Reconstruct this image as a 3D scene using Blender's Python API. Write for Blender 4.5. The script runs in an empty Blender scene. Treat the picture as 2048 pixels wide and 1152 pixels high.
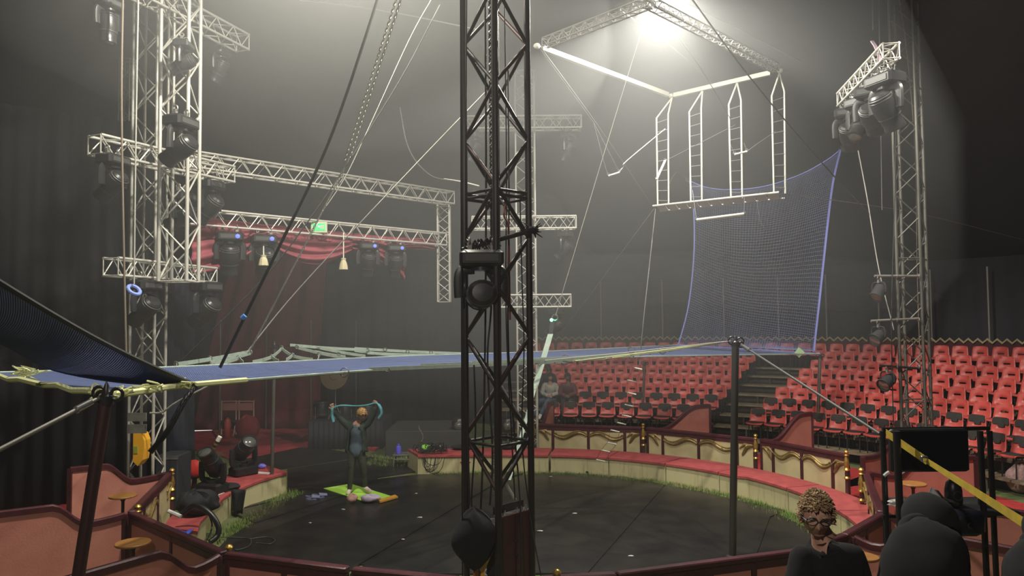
import bpy, bmesh, math, random
from mathutils import Vector, Matrix, Euler, noise
sin, cos, pi, rad = math.sin, math.cos, math.pi, math.radians
random.seed(7)
SC = bpy.context.scene
COL = SC.collection

# ------------------------------------------------------------------ camera
F = 1479.0
H = 3.5
ROT = Matrix.Rotation(rad(90 + 2.4), 3, 'X') @ Matrix.Rotation(rad(-0.5), 3, 'Z')
CAMP = Vector((0, 0, H))
cam_data = bpy.data.cameras.new('camera')
cam_data.sensor_width = 36.0
cam_data.lens = F / 2048 * 36.0
cam_data.clip_start = 0.05
cam_data.clip_end = 200
cam = bpy.data.objects.new('camera', cam_data)
COL.objects.link(cam)
cam.matrix_world = Matrix.Translation(CAMP) @ ROT.to_4x4()
SC.camera = cam

# ------------------------------------------------------------------ world, haze, lamps, exposure
world = bpy.data.worlds.new('night')
SC.world = world
world.use_nodes = True
world.node_tree.nodes['Background'].inputs[0].default_value = (0.5, 0.55, 0.7, 1)
world.node_tree.nodes['Background'].inputs[1].default_value = 0.0
SC.view_settings.view_transform = 'Standard'
SC.view_settings.look = 'None'
SC.view_settings.gamma = 1.0
SC.view_settings.exposure = 0.0
SC.view_settings.use_curve_mapping = False
LAMPS = [  # name, location, target, watts, cone degrees, blend, radius, colour
    ('ring_floodlight', (2.75, 12.6, 9.0), (2.75, 12.9, 0), 2300, 178, 0.6, 0.12, (1.0, 0.96, 0.84)),
    ('cupola_floodlight', (-2.2, 9.0, 9.6), (-2.0, 10.0, 0), 3100, 178, 0.6, 0.15, (1.0, 0.95, 0.80)),
    ('house_floodlight', (-1.5, -1.6, 7.0), (-2.2, 9.0, 0.5), 750, 88, 0.8, 0.10, (1.0, 0.90, 0.80)),
    ('seat_floodlight', (6.0, 9.0, 9.0), (10.0, 15.0, 1.0), 1500, 80, 0.7, 0.15, (1.0, 0.93, 0.82)),
]
for nm, lo, ta, w, cone, bl, r_, c_ in LAMPS:
    ld = bpy.data.lights.new(nm, 'SPOT')
    ld.energy = w
    ld.spot_size = rad(cone)
    ld.spot_blend = bl
    ld.shadow_soft_size = r_
    ld.color = c_
    lo_ = bpy.data.objects.new(nm, ld)
    lo_.location = lo
    lo_.rotation_euler = (Vector(ta) - Vector(lo)).to_track_quat('-Z', 'Y').to_euler()
    COL.objects.link(lo_)
SC.cycles.volume_bounces = 0
SC.cycles.adaptive_threshold = 0.03
SC.cycles.max_bounces = 5
SC.cycles.transparent_max_bounces = 12
HAZE_DENSITY = 0.002      # thin haze everywhere; thicker clouds of smoke are built below
hv = world.node_tree.nodes.new('ShaderNodeVolumeScatter')
hv.inputs['Density'].default_value = HAZE_DENSITY
hv.inputs['Color'].default_value = (0.97, 0.98, 1.0, 1)
hv.inputs['Anisotropy'].default_value = 0.3
world.node_tree.links.new(hv.outputs[0], world.node_tree.nodes['World Output'].inputs['Volume'])


# ------------------------------------------------------------------ pixel -> place (used once, to lay things out in metres)
def ray(px, py):
    return (ROT @ Vector(((px - 1024) / F, -(py - 576) / F, -1))).normalized()

def P(px, py, d):            # the place at distance d (metres along +Y) seen at that pixel
    v = ray(px, py)
    return CAMP + v * (d / v.y)

def G(px, py, z=0.0):        # the place at height z
    v = ray(px, py)
    return CAMP + v * ((z - H) / v.z)

def X(px, d):                # x coordinate of column px at distance d near the horizon
    return P(px, 640, d).x


# ------------------------------------------------------------------ materials
MATS = {}

def mat(name, col, rough=0.6, metal=0.0, col2=None, scale=20.0, bump=0.0, bscale=None, emit=None, estr=0.0, trans=None, stretch=None, thr=(0.35, 0.65), coat=0.0):
    if name in MATS:
        return MATS[name]
    m = bpy.data.materials.new(name)
    m.use_nodes = True
    nt = m.node_tree
    b = nt.nodes['Principled BSDF']
    b.inputs['Base Color'].default_value = (*col, 1)
    b.inputs['Roughness'].default_value = rough
    b.inputs['Metallic'].default_value = metal
    b.inputs['Coat Weight'].default_value = coat
    tc = nt.nodes.new('ShaderNodeTexCoord')
    src = tc.outputs['Object']
    if stretch:
        mp = nt.nodes.new('ShaderNodeMapping')
        mp.inputs['Scale'].default_value = stretch
        nt.links.new(src, mp.inputs['Vector'])
        src = mp.outputs['Vector']
    if col2:
        n = nt.nodes.new('ShaderNodeTexNoise')
        n.inputs['Scale'].default_value = scale
        n.inputs['Detail'].default_value = 5
        nt.links.new(src, n.inputs['Vector'])
        r = nt.nodes.new('ShaderNodeValToRGB')
        r.color_ramp.elements[0].position = thr[0]
        r.color_ramp.elements[1].position = thr[1]
        r.color_ramp.elements[0].color = (*col, 1)
        r.color_ramp.elements[1].color = (*col2, 1)
        nt.links.new(n.outputs['Fac'], r.inputs['Fac'])
        nt.links.new(r.outputs['Color'], b.inputs['Base Color'])
    if bump:
        n2 = nt.nodes.new('ShaderNodeTexNoise')
        n2.inputs['Scale'].default_value = bscale or scale
        n2.inputs['Detail'].default_value = 4
        nt.links.new(src, n2.inputs['Vector'])
        bp = nt.nodes.new('ShaderNodeBump')
        bp.inputs['Strength'].default_value = bump
        bp.inputs['Distance'].default_value = 0.02
        nt.links.new(n2.outputs['Fac'], bp.inputs['Height'])
        nt.links.new(bp.outputs['Normal'], b.inputs['Normal'])
    if emit:
        b.inputs['Emission Color'].default_value = (*emit, 1)
        b.inputs['Emission Strength'].default_value = estr
    if trans:
        b.inputs['Transmission Weight'].default_value = trans
    MATS[name] = m
    return m

M_ALU = mat('aluminium', (0.62, 0.60, 0.54), 0.45, 0.35, (0.50, 0.49, 0.45), 6)
M_ALUD = mat('dull_aluminium', (0.30, 0.29, 0.27), 0.5, 0.5, (0.2, 0.19, 0.18), 5)
M_STEELB = mat('brown_black_steel', (0.035, 0.028, 0.032), 0.38, 0.5, (0.06, 0.05, 0.05), 8, 0.15, 60)
M_STEELR = mat('red_brown_steel', (0.07, 0.03, 0.03), 0.45, 0.3, (0.04, 0.02, 0.022), 8)
M_MASTG = mat('grey_galvanised_steel', (0.17, 0.165, 0.14), 0.5, 0.55, (0.10, 0.10, 0.09), 8)
M_BLACK = mat('black_plastic', (0.015, 0.015, 0.017), 0.36, 0.0, (0.022, 0.022, 0.024), 10)
M_BLACKM = mat('matt_black', (0.016, 0.016, 0.019), 0.8)
M_GREYPL = mat('grey_plastic', (0.055, 0.055, 0.055), 0.45)
M_LENS = mat('lamp_lens', (0.30, 0.30, 0.28), 0.08, 0.7)
M_BURG = mat('burgundy_paint', (0.085, 0.017, 0.024), 0.42, 0.0, (0.055, 0.012, 0.018), 7, 0.1, 30)
M_PINK = mat('salmon_paint', (0.62, 0.245, 0.19), 0.55, 0.0, (0.52, 0.19, 0.155), 2.2, 0.08, 40)
M_CREAM = mat('cream_paint', (0.60, 0.50, 0.29), 0.6, 0.0, (0.50, 0.41, 0.23), 3, 0.06, 30)
M_CURB = mat('weathered_cream_paint', (0.58, 0.52, 0.30), 0.65, 0.0, (0.30, 0.26, 0.15), 5, 0.1, 20, stretch=(3, 3, 0.35), thr=(0.55, 0.85))
M_CURBTOP = mat('red_curb_padding', (0.46, 0.085, 0.085), 0.7, 0.0, (0.36, 0.06, 0.065), 5, 0.1, 60)
M_GOLD = mat('gold_paint', (0.72, 0.47, 0.12), 0.35, 0.75, (0.42, 0.25, 0.06), 14)
M_OLDGOLD = mat('dull_gold', (0.36, 0.25, 0.09), 0.45, 0.5, (0.25, 0.17, 0.06), 20)
M_SEAT = mat('red_seat_plastic', (0.62, 0.095, 0.080), 0.42, 0.0, (0.54, 0.08, 0.07), 4)
M_PAD = mat('black_seat_foam', (0.028, 0.026, 0.025), 0.85, 0.0, (0.04, 0.036, 0.032), 30)
M_WOOD = mat('worn_plywood', (0.30, 0.235, 0.15), 0.7, 0.0, (0.17, 0.13, 0.085), 4, 0.1, 30, stretch=(1, 1, 1))
M_WOODD = mat('dark_timber', (0.045, 0.03, 0.022), 0.7, 0.0, (0.07, 0.05, 0.035), 5)
M_TABLE = mat('varnished_oak', (0.42, 0.20, 0.055), 0.4, 0.0, (0.30, 0.13, 0.035), 6, stretch=(1, 6, 1))
M_CARPET = mat('red_carpet', (0.52, 0.035, 0.035), 0.95, 0.0, (0.38, 0.025, 0.03), 8, 0.3, 120)
M_CARPETD = mat('worn_red_carpet', (0.55, 0.06, 0.075), 0.9, 0.0, (0.36, 0.04, 0.05), 2.5, 0.3, 60)  # reds brightened to stand in for light from backstage
M_GRASS = mat('trodden_grass', (0.10, 0.16, 0.035), 0.95, 0.0, (0.20, 0.20, 0.10), 3, 0.8, 80)
M_MAT = mat('black_stage_vinyl', (0.014, 0.014, 0.0145), 0.34, 0.0, (0.030, 0.028, 0.025), 1.6, 0.12, 25)
M_NAVY = mat('navy_curtain', (0.018, 0.022, 0.042), 0.9, 0.0, (0.012, 0.014, 0.026), 3)
M_TENT = mat('dark_tent_canvas', (0.020, 0.020, 0.030), 0.8, 0.0, (0.014, 0.014, 0.022), 1.0)
M_WALLR = mat('dark_red_wall_cloth', (0.085, 0.012, 0.018), 0.85, 0.0, (0.055, 0.009, 0.013), 3)
M_DRAPE = mat('wine_red_velvet', (0.34, 0.075, 0.10), 0.8, 0.0, (0.24, 0.05, 0.07), 5)
M_DRAPED = mat('dark_wine_cloth', (0.085, 0.013, 0.020), 0.85, 0.0, (0.06, 0.009, 0.014), 3)
M_NET = mat('blue_net_cord', (0.13, 0.17, 0.34), 0.8)
M_NETD = mat('navy_net_cord', (0.04, 0.055, 0.14), 0.8)
M_TAPE = mat('pale_webbing', (0.36, 0.44, 0.38), 0.75, 0.0, (0.29, 0.36, 0.32), 12)
M_BTAPE = mat('lavender_blue_edge_tape', (0.24, 0.27, 0.72), 0.7)
M_YTAPE = mat('pale_yellow_edge_tape', (0.68, 0.70, 0.36), 0.7)
M_ROPEW = mat('pale_rope', (0.42, 0.41, 0.37), 0.75)
M_ROPEB = mat('tan_rope', (0.20, 0.16, 0.12), 0.8)
M_ROPEK = mat('black_cable', (0.014, 0.014, 0.015), 0.55)
M_WIRE = mat('grey_wire', (0.10, 0.10, 0.10), 0.5, 0.3)
M_CHROME = mat('bright_steel', (0.65, 0.65, 0.66), 0.18, 0.9)
M_WHITE = mat('white_cloth_tape', (0.78, 0.76, 0.66), 0.7)
M_YEL = mat('yellow_webbing', (0.58, 0.42, 0.045), 0.7, 0.0, (0.45, 0.32, 0.04), 15)
M_SKIN = mat('skin', (0.50, 0.27, 0.19), 0.5)
M_SKIND = mat('brown_skin', (0.22, 0.11, 0.07), 0.5)
M_BLOND = mat('sandy_hair', (0.50, 0.36, 0.20), 0.55, 0.0, (0.28, 0.18, 0.10), 25, 0.5, 60)
M_GINGER = mat('curly_ginger_hair', (0.52, 0.30, 0.11), 0.7, 0.0, (0.26, 0.13, 0.05), 18)
M_DHAIR = mat('dark_brown_hair', (0.03, 0.018, 0.013), 0.6)
M_TEE = mat('black_cotton', (0.0055, 0.0055, 0.008), 0.95, 0.0, (0.009, 0.009, 0.012), 12)
M_DGREEN = mat('dark_green_fleece', (0.035, 0.055, 0.045), 0.9, 0.0, (0.022, 0.036, 0.03), 14)
M_SLATE = mat('slate_blue_tunic', (0.09, 0.13, 0.17), 0.85)
M_LEGG = mat('dark_olive_leggings', (0.035, 0.038, 0.03), 0.8, 0.0, (0.055, 0.058, 0.045), 9)
M_SOCK = mat('pale_pink_socks', (0.72, 0.55, 0.52), 0.8)
M_TEAL = mat('teal_scarf', (0.10, 0.36, 0.42), 0.8)
M_GREY = mat('grey_knit', (0.50, 0.47, 0.43), 0.9, 0.0, (0.40, 0.38, 0.34), 20, 0.3, 60)
M_MAROON = mat('maroon_hoodie', (0.13, 0.035, 0.045), 0.9)
M_JEAN = mat('blue_denim', (0.07, 0.12, 0.21), 0.85)
M_LIME = mat('lime_mat', (0.46, 0.80, 0.10), 0.7)
M_LILAC = mat('lilac_cloth', (0.47, 0.40, 0.60), 0.85, 0.0, (0.62, 0.52, 0.62), 12)
M_PEACH = mat('peach_cloth', (0.62, 0.36, 0.32), 0.85, 0.0, (0.48, 0.26, 0.25), 12)
M_CROC = mat('grey_blue_foam', (0.16, 0.17, 0.30), 0.6)
M_HOISTY = mat('orange_yellow_plastic', (0.85, 0.42, 0.03), 0.4)
M_GREENL = mat('olive_label', (0.30, 0.38, 0.06), 0.6)
M_REDPL = mat('red_plastic', (0.50, 0.03, 0.03), 0.35)
M_BLUEB = mat('violet_blue_plastic', (0.14, 0.12, 0.85), 0.25)
M_SCREEN = mat('dark_screen', (0.004, 0.005, 0.012), 0.3)
M_PAPER = mat('white_paper', (0.75, 0.74, 0.72), 0.8)
M_EXITG = mat('exit_sign_green', (0.02, 0.5, 0.12), 0.4, emit=(0.05, 0.9, 0.25), estr=0.9)
M_EXITL = mat('exit_sign_led', (0.2, 0.9, 0.4), 0.4, emit=(0.1, 1.0, 0.35), estr=9)
M_EXITW = mat('exit_sign_pale', (0.55, 0.62, 0.42), 0.5)
M_LEDB = mat('blue_status_display', (0.1, 0.1, 0.6), 0.4, emit=(0.16, 0.2, 1.0), estr=1.6)
M_LEDR = mat('red_status_led', (0.6, 0.1, 0.1), 0.4, emit=(1.0, 0.2, 0.15), estr=2.0)
M_BULB = mat('floodlight_glass', (1, 1, 1), 0.3, emit=(1.0, 0.98, 0.92), estr=60)
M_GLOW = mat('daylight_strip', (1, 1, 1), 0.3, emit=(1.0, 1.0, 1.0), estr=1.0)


# ------------------------------------------------------------------ mesh builder
class MB:
    def __init__(s):
        s.v = []
        s.f = []

    def add(s, vs, fs):
        k = len(s.v)
        s.v += [Vector(v) for v in vs]
        s.f += [tuple(i + k for i in f) for f in fs]
        return s

    def box(s, lo, hi, m=None):
        (a, b, c), (d, e, f) = lo, hi
        vs = [Vector(p) for p in ((a, b, c), (d, b, c), (d, e, c), (a, e, c), (a, b, f), (d, b, f), (d, e, f), (a, e, f))]
        if m:
            vs = [m @ v for v in vs]
        return s.add(vs, [(0, 3, 2, 1), (4, 5, 6, 7), (0, 1, 5, 4), (1, 2, 6, 5), (2, 3, 7, 6), (3, 0, 4, 7)])

    def cbox(s, lo, hi, c=0.01, m=None):       # chamfered box
        (x0, y0, z0), (x1, y1, z1) = lo, hi
        pts = [(x0 + c, y0), (x1 - c, y0), (x1, y0 + c), (x1, y1 - c), (x1 - c, y1), (x0 + c, y1), (x0, y1 - c), (x0, y0 + c)]
        ins = [(x0 + 2 * c, y0 + c), (x1 - 2 * c, y0 + c), (x1 - c, y0 + 2 * c), (x1 - c, y1 - 2 * c), (x1 - 2 * c, y1 - c), (x0 + 2 * c, y1 - c), (x0 + c, y1 - 2 * c), (x0 + c, y0 + 2 * c)]
        rings = [[(p[0], p[1], z0) for p in ins], [(p[0], p[1], z0 + c) for p in pts], [(p[0], p[1], z1 - c) for p in pts], [(p[0], p[1], z1) for p in ins]]
        return s.rings(rings, m)

    def rings(s, rings, m=None, caps=True):
        n = len(rings[0])
        vs = [Vector(p) for r in rings for p in r]
        if m:
            vs = [m @ v for v in vs]
        fs = []
        for i in range(len(rings) - 1):
            for j in range(n):
                k = (j + 1) % n
                fs.append((i * n + j, i * n + k, (i + 1) * n + k, (i + 1) * n + j))
        if caps:
            fs.append(tuple(range(n - 1, -1, -1)))
            fs.append(tuple((len(rings) - 1) * n + j for j in range(n)))
        return s.add(vs, fs)

    def tube(s, pts, r, n=8, flat=1.0, up=None, caps=True):
        pts = [Vector(p) for p in pts]
        L = len(pts)
        rr = r if isinstance(r, (list, tuple)) else [r] * L
        t0 = (pts[1] - pts[0]).normalized()
        a = Vector(up) if up is not None else (Vector((0, 0, 1)) if abs(t0.z) < 0.9 else Vector((1, 0, 0)))
        u = (a - t0 * a.dot(t0)).normalized()
        rings = []
        for i, p in enumerate(pts):
            t = (pts[min(i + 1, L - 1)] - pts[max(i - 1, 0)])
            t = t.normalized() if t.length > 1e-9 else t0
            ref = Vector(up) if up is not None else u
            u = ref - t * ref.dot(t)
            u = u.normalized() if u.length > 1e-6 else t.orthogonal().normalized()
            w = t.cross(u)
            rings.append([p + (u * cos(2 * pi * k / n) * flat + w * sin(2 * pi * k / n)) * rr[i] for k in range(n)])
        return s.rings(rings, None, caps)

    def lathe(s, prof, c=(0, 0, 0), n=16, m=None):      # prof: (r, z)
        rings = [[(c[0] + max(r, 1e-4) * cos(2 * pi * k / n), c[1] + max(r, 1e-4) * sin(2 * pi * k / n), c[2] + z) for k in range(n)] for r, z in prof]
        return s.rings(rings, m)

    def ball(s, c, r, n=12, sc=(1, 1, 1), m=None):
        prof = [(sin(pi * i / (n // 2)), -cos(pi * i / (n // 2))) for i in range(n // 2 + 1)]
        rings = [[(c[0] + sc[0] * r * max(a, 1e-3) * cos(2 * pi * k / n), c[1] + sc[1] * r * max(a, 1e-3) * sin(2 * pi * k / n), c[2] + sc[2] * r * z) for k in range(n)] for a, z in prof]
        return s.rings(rings, m)

    def prism(s, poly, off, m=None):      # poly: list of 3D points, off: extrusion vector
        off = Vector(off)
        a = [Vector(p) for p in poly]
        return s.rings([a, [p + off for p in a]], m)

    def grid(s, fn, nu, nv, m=None):
        vs = [Vector(fn(i / nu, j / nv)) for j in range(nv + 1) for i in range(nu + 1)]
        if m:
            vs = [m @ v for v in vs]
        fs = [(j * (nu + 1) + i, j * (nu + 1) + i + 1, (j + 1) * (nu + 1) + i + 1, (j + 1) * (nu + 1) + i) for j in range(nv) for i in range(nu)]
        return s.add(vs, fs)

    def torus(s, c, R, r, axis=(0, 0, 1), n=16, k=6):
        ax = Vector(axis).normalized()
        u = ax.orthogonal().normalized()
        w = ax.cross(u)
        c = Vector(c)
        rings = []
        for i in range(n):
            d = u * cos(2 * pi * i / n) + w * sin(2 * pi * i / n)
            rings.append([c + d * (R + r * cos(2 * pi * j / k)) + ax * r * sin(2 * pi * j / k) for j in range(k)])
        rings.append(rings[0])
        return s.rings(rings, None, False)

    def mesh(s, name, m, smooth=True, ang=40, origin=None):
        me = bpy.data.meshes.new(name)
        vs = s.v if origin is None else [v - origin for v in s.v]
        me.from_pydata([tuple(v) for v in vs], [], s.f)
        ms = m if isinstance(m, (list, tuple)) else [m]
        for x in ms:
            me.materials.append(x)
        me.update()
        bm = bmesh.new()
        bm.from_mesh(me)
        bmesh.ops.recalc_face_normals(bm, faces=bm.faces)
        bm.to_mesh(me)
        bm.free()
        if smooth:
            me.shade_smooth()
            me.set_sharp_from_angle(angle=rad(ang))
        return me

    def build(s, name, m, parent=None, smooth=True, ang=40, world=True, thick=0):
        """One mesh object. With a parent, vertices are in world space unless world=False."""
        origin = None
        if parent is not None and world:
            origin = wloc(parent)
        if parent is None and s.v:
            lo = Vector([min(v[i] for v in s.v) for i in range(3)])
            hi = Vector([max(v[i] for v in s.v) for i in range(3)])
            origin = Vector(((lo.x + hi.x) / 2, (lo.y + hi.y) / 2, lo.z))
        me = s.mesh(name, m, smooth, ang, origin)
        o = bpy.data.objects.new(name, me)
        COL.objects.link(o)
        if parent is not None:
            o.parent = parent
        elif origin is not None:
            o.location = origin
        if thick:
            md = o.modifiers.new('thickness', 'SOLIDIFY')
            md.thickness = thick
            md.offset = 0
        return o

def wloc(o):
    p = Vector(o.location)
    while o.parent is not None:
        o = o.parent
        p = p + Vector(o.location)
    return p

def tag(o, label=None, cat=None, group=None, kind=None):
    if label:
        o['label'] = label
    if cat:
        o['category'] = cat
    if group:
        o['group'] = group
    if kind:
        o['kind'] = kind
    return o

def thing(name, label, cat, loc=(0, 0, 0), rz=0.0, group=None):
    o = bpy.data.objects.new(name, None)
    o.empty_display_size = 0.1
    o.location = loc
    o.rotation_euler = (0, 0, rz)
    COL.objects.link(o)
    return tag(o, label, cat, group)

def struct(o):
    o['kind'] = 'structure'
    return o

KIDS = {}
def children(o):
    return [c for c in COL.objects if c.parent is o]

def copy_tree(o, loc=None, rz=None, label=None, group=None, parent=None, kids=None):
    c = o.copy()
    COL.objects.link(c)
    if parent is not None:
        c.parent = parent
    if loc is not None:
        c.location = loc
    if rz is not None:
        c.rotation_euler = (0, 0, rz) if not hasattr(rz, '__len__') else rz
    if label:
        c['label'] = label
    if group:
        c['group'] = group
    for ch, sub in kids or ():
        copy_tree(ch, parent=c, kids=sub)
    return c

def tree(o):
    return [(ch, tree(ch)) for ch in children(o)]

UNIT = {}
def bar(name, parent, p, q, r, m, n=8):
    """A straight rod as its own object; all rods of one material share one mesh."""
    p, q = Vector(p), Vector(q)
    key = (m.name, n)
    if key not in UNIT:
        b = MB()
        b.rings([[(cos(2 * pi * k / n), sin(2 * pi * k / n), z) for k in range(n)] for z in (0, 1)])
        UNIT[key] = b.mesh('rod', m, True, 50)
    o = bpy.data.objects.new(name, UNIT[key])
    d = q - p
    base = wloc(parent) if parent is not None else Vector((0, 0, 0))
    o.location = p - base
    o.rotation_mode = 'QUATERNION'
    o.rotation_quaternion = d.to_track_quat('Z', 'Y')
    o.scale = (r, r, d.length)
    if parent is not None:
        o.parent = parent
    COL.objects.link(o)
    return o

def lerp(a, b, t):
    return Vector(a) + (Vector(b) - Vector(a)) * t

def smooth_path(pts, k=6):          # Catmull-Rom through the points
    pts = [Vector(p) for p in pts]
    out = []
    for i in range(len(pts) - 1):
        p0 = pts[max(i - 1, 0)]; p1 = pts[i]; p2 = pts[i + 1]; p3 = pts[min(i + 2, len(pts) - 1)]
        for j in range(k):
            t = j / k
            out.append(0.5 * ((2 * p1) + (p2 - p0) * t + (2 * p0 - 5 * p1 + 4 * p2 - p3) * t * t + (3 * p1 - p0 - 3 * p2 + p3) * t ** 3))
    out.append(pts[-1])
    return out

def truss(t, A, B, w, bay, m, rc=0.025, rb=0.013, up=(0, 0, 1), ends=True, phase=0, x=False, hgt=None):
    """Square box truss between A and B: four chords, zigzag braces on four sides, all parts of t."""
    A, B = Vector(A), Vector(B)
    d = B - A
    L = d.length
    t_ = d.normalized()
    u = Vector(up)
    u = (u - t_ * u.dot(t_)).normalized()
    s = t_.cross(u)
    h = hgt or w
    cs = [u * h / 2 + s * w / 2, u * h / 2 - s * w / 2, -u * h / 2 - s * w / 2, -u * h / 2 + s * w / 2]
    for c in cs:
        bar('chord', t, A + c, B + c, rc, m, 10)
    nb = max(1, round(L / bay))
    for k in range(4):
        a, b = cs[k], cs[(k + 1) % 4]
        for i in range(nb):
            p0, p1, p2 = A + d * (i / nb), A + d * ((i + 0.5) / nb), A + d * ((i + 1) / nb)
            ph = (k + phase) % 2
            if ph:
                a_, b_ = b, a
            else:
                a_, b_ = a, b
            bar('brace', t, p0 + a_, p1 + b_, rb, m, 6)
            bar('brace', t, p1 + b_, p2 + a_, rb, m, 6)
        if ends:
            bar('end_bar', t, A + a, A + b, rb, m, 6)
            bar('end_bar', t, B + a, B + b, rb, m, 6)
    return cs

# =================================================================== SETTING
CX, CY = 0.0, 11.9           # centre of the ring
def ringp(r, deg, z=0.0, c=(CX, CY)):
    return Vector((c[0] + r * sin(rad(deg)), c[1] + r * cos(rad(deg)), z))

# ground
fl = MB().box((-30, -8, -0.3), (32, 38, 0.0)).build('floor', M_GRASS, None, False)
struct(fl)

# clouds of stage smoke: volumes only
def smoke(label, c, r, dens, seed, wob=.16):
    m = bpy.data.materials.new('stage_smoke')
    m.use_nodes = True
    nt = m.node_tree
    nt.nodes.clear()
    v = nt.nodes.new('ShaderNodeVolumeScatter')
    v.inputs['Density'].default_value = dens
    v.inputs['Color'].default_value = (0.97, 0.98, 1.0, 1)
    v.inputs['Anisotropy'].default_value = 0.3
    o_ = nt.nodes.new('ShaderNodeOutputMaterial')
    nt.links.new(v.outputs[0], o_.inputs['Volume'])
    b = MB()
    n_, k_ = 28, 14
    for i in range(1, k_):
        ph = pi * i / k_
        for j in range(n_):
            th = 2 * pi * j / n_
            d = Vector((sin(ph) * cos(th), sin(ph) * sin(th), cos(ph)))
            s_ = 1 + wob * noise.noise(d * 1.3 + Vector((seed * 3.1, 0, 0))) * 2
            b.v.append(Vector((c[0] + r[0] * d.x * s_, c[1] + r[1] * d.y * s_, max(0.06, c[2] + r[2] * d.z * s_))))
    b.v += [Vector((c[0], c[1], c[2] + r[2])), Vector((c[0], c[1], max(0.05, c[2] - r[2])))]
    T_, B_ = len(b.v) - 2, len(b.v) - 1
    for i in range(k_ - 2):
        for j in range(n_):
            q = (j + 1) % n_
            b.f.append((i * n_ + j, (i + 1) * n_ + j, (i + 1) * n_ + q, i * n_ + q))
    for j in range(n_):
        q = (j + 1) % n_
        b.f.append((T_, j, q)); b.f.append((B_, (k_ - 2) * n_ + q, (k_ - 2) * n_ + j))
    tag(b.build('smoke_cloud', m, None, True, 180), label, 'smoke', None, 'stuff')
smoke('broad pale smoke cloud filling the air over the ring', (-.6, 14.5, 7.6), (7.4, 8.0, 6.8), .018, 1)
smoke('bright smoke glowing around the blazing floodlight', (2.4, 13.2, 9.2), (3.6, 4.4, 3.6), .004, 2)
smoke('warm smoke under the roof above the stage side truss tower', (-2.6, 11.0, 9.4), (4.6, 4.4, 3.4), .020, 3)
smoke('grey smoke hanging behind the near mast at the stage', (-1.2, 20.0, 3.6), (5.4, 3.6, 3.3), .034, 4, .25)
smoke('low smoke wisp drifting above the top rows of red chairs', (5.2, 21.5, 4.5), (6.0, 3.4, .9), .035, 5, .3)
smoke('thin smoke creeping over the floor by the standing woman', (-3.6, 16.6, .75), (3.0, 1.5, .62), .05, 6, .3)

# tent: side wall and canopy
def cyl_wall(name, c, r, a0, a1, z0, z1, m, folds=0.12, step=1.0, zn=1, thick=0.02):
    b = MB()
    n = int((a1 - a0) / step)
    b.grid(lambda u, v: ringp(r + folds * sin((a0 + (a1 - a0) * u) * 1.9) + folds * 0.5 * sin((a0 + (a1 - a0) * u) * 4.3), a0 + (a1 - a0) * u, z0 + (z1 - z0) * v, c), n, zn)
    return struct(b.build(name, m, None, True, 60, thick=thick))
SC0 = (0.2, 11.2)
cyl_wall('wall_back', SC0, 17.4, -8, 110, 0, 5.2, M_TENT, 0.05, 0.5)
cyl_wall('wall_left', SC0, 18.2, -100, -34, 0, 5.2, M_TENT, 0.05, 0.5)
cyl_wall('wall_front', SC0, 18.2, 112, 258, 0, 5.2, M_TENT, 0.05, 2)
roof = MB()
roof.grid(lambda u, v: ringp(18.6 - 17.2 * v, 360 * u, 5.1 + 9.4 * v ** .75 + 0.12 * sin(u * 2 * pi * 24) * (1 - v)), 120, 10)
struct(roof.build('ceiling', M_TENT, None, True, 60, thick=0.02))
bw = MB()
bw.grid(lambda u, v: (-12.5 + 12.8 * u, 25.0 + 0.06 * sin(u * 150), 5.4 * v), 160, 1)
struct(bw.build('wall_stage', M_TENT, None, True, 60, thick=0.02))
# poles along the side walls
def wall_pole(px, y0, y1, d, label, m=M_MASTG, r=0.03):
    a, b = P(px, y0, d), P(px, y1, d)
    t = thing('wall_pole', label, 'pole', (a.x, a.y, 0))
    bar('shaft', t, (a.x, a.y, 0.0), (a.x, a.y, a.z), r, m)
    MB().lathe([(0.07, 0), (0.07, 0.02), (0.035, 0.04)], (a.x, a.y, 0.0), 10).build('foot', m, t)
for px, y0, d, la in ((441, 640, 21.5, 'thin pole behind the net, nearest the navy curtain edge'), (533, 640, 24.0, 'thin pole before the wine backdrop, behind the pale net post'),
                      (622, 640, 23.0, 'thin pole at the drum riser, second from the wine backdrop'), (712, 640, 23.0, 'thin pole standing behind the gong disc on the drum riser')):
    wall_pole(px, y0, 800, d, la)
wl = [(1202, 'first'), (1325, 'second'), (1448, 'third'), (1557, 'fourth'), (1653, 'fifth'), (1758, 'sixth'), (1863, 'seventh'), (1978, 'eighth')]
for i, (px, o_) in enumerate(wl):
    a = ringp(17.0, 0, 0, SC0)
    # column px meets the circle of the wall
    v = ray(px, 640); k = v.x / v.y
    A_, B_, C_ = 1 + k * k, -2 * (SC0[1] + k * SC0[0]), SC0[1] ** 2 + SC0[0] ** 2 - 17.0 ** 2
    d = (-B_ + math.sqrt(B_ * B_ - 4 * A_ * C_)) / (2 * A_)
    t = thing('wall_pole', 'slim wall pole above the top seats, %s from the tower behind the mast' % o_, 'pole', (k * d, d, 0))
    bar('shaft', t, (k * d, d, 0), (k * d, d, 4.9), 0.035, M_ALUD)
    MB().lathe([(0.07, 0), (0.07, 0.02), (0.04, 0.04)], (k * d, d, 0), 10).build('foot', M_ALUD, t)

# dark red wall behind the seats and its gold zigzag trim
SR = (0.2, 11.2)
cyl_wall('wall_seating', SR, 16.5, -2, 100, 0, 2.72, M_WALLR, 0.02, 1.0)
b = MB()
zz = []
n = 232
for i in range(n + 1):
    a = -2 + 100 * i / n
    zz.append(ringp(16.43, a, 2.76 + (0.055 if i % 2 else -0.055), SR))
b.tube(zz, 0.032, 5)
struct(b.build('trim_1', mat('pale_gold_trim', (.52, .42, .24), .6), None, False))

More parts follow.
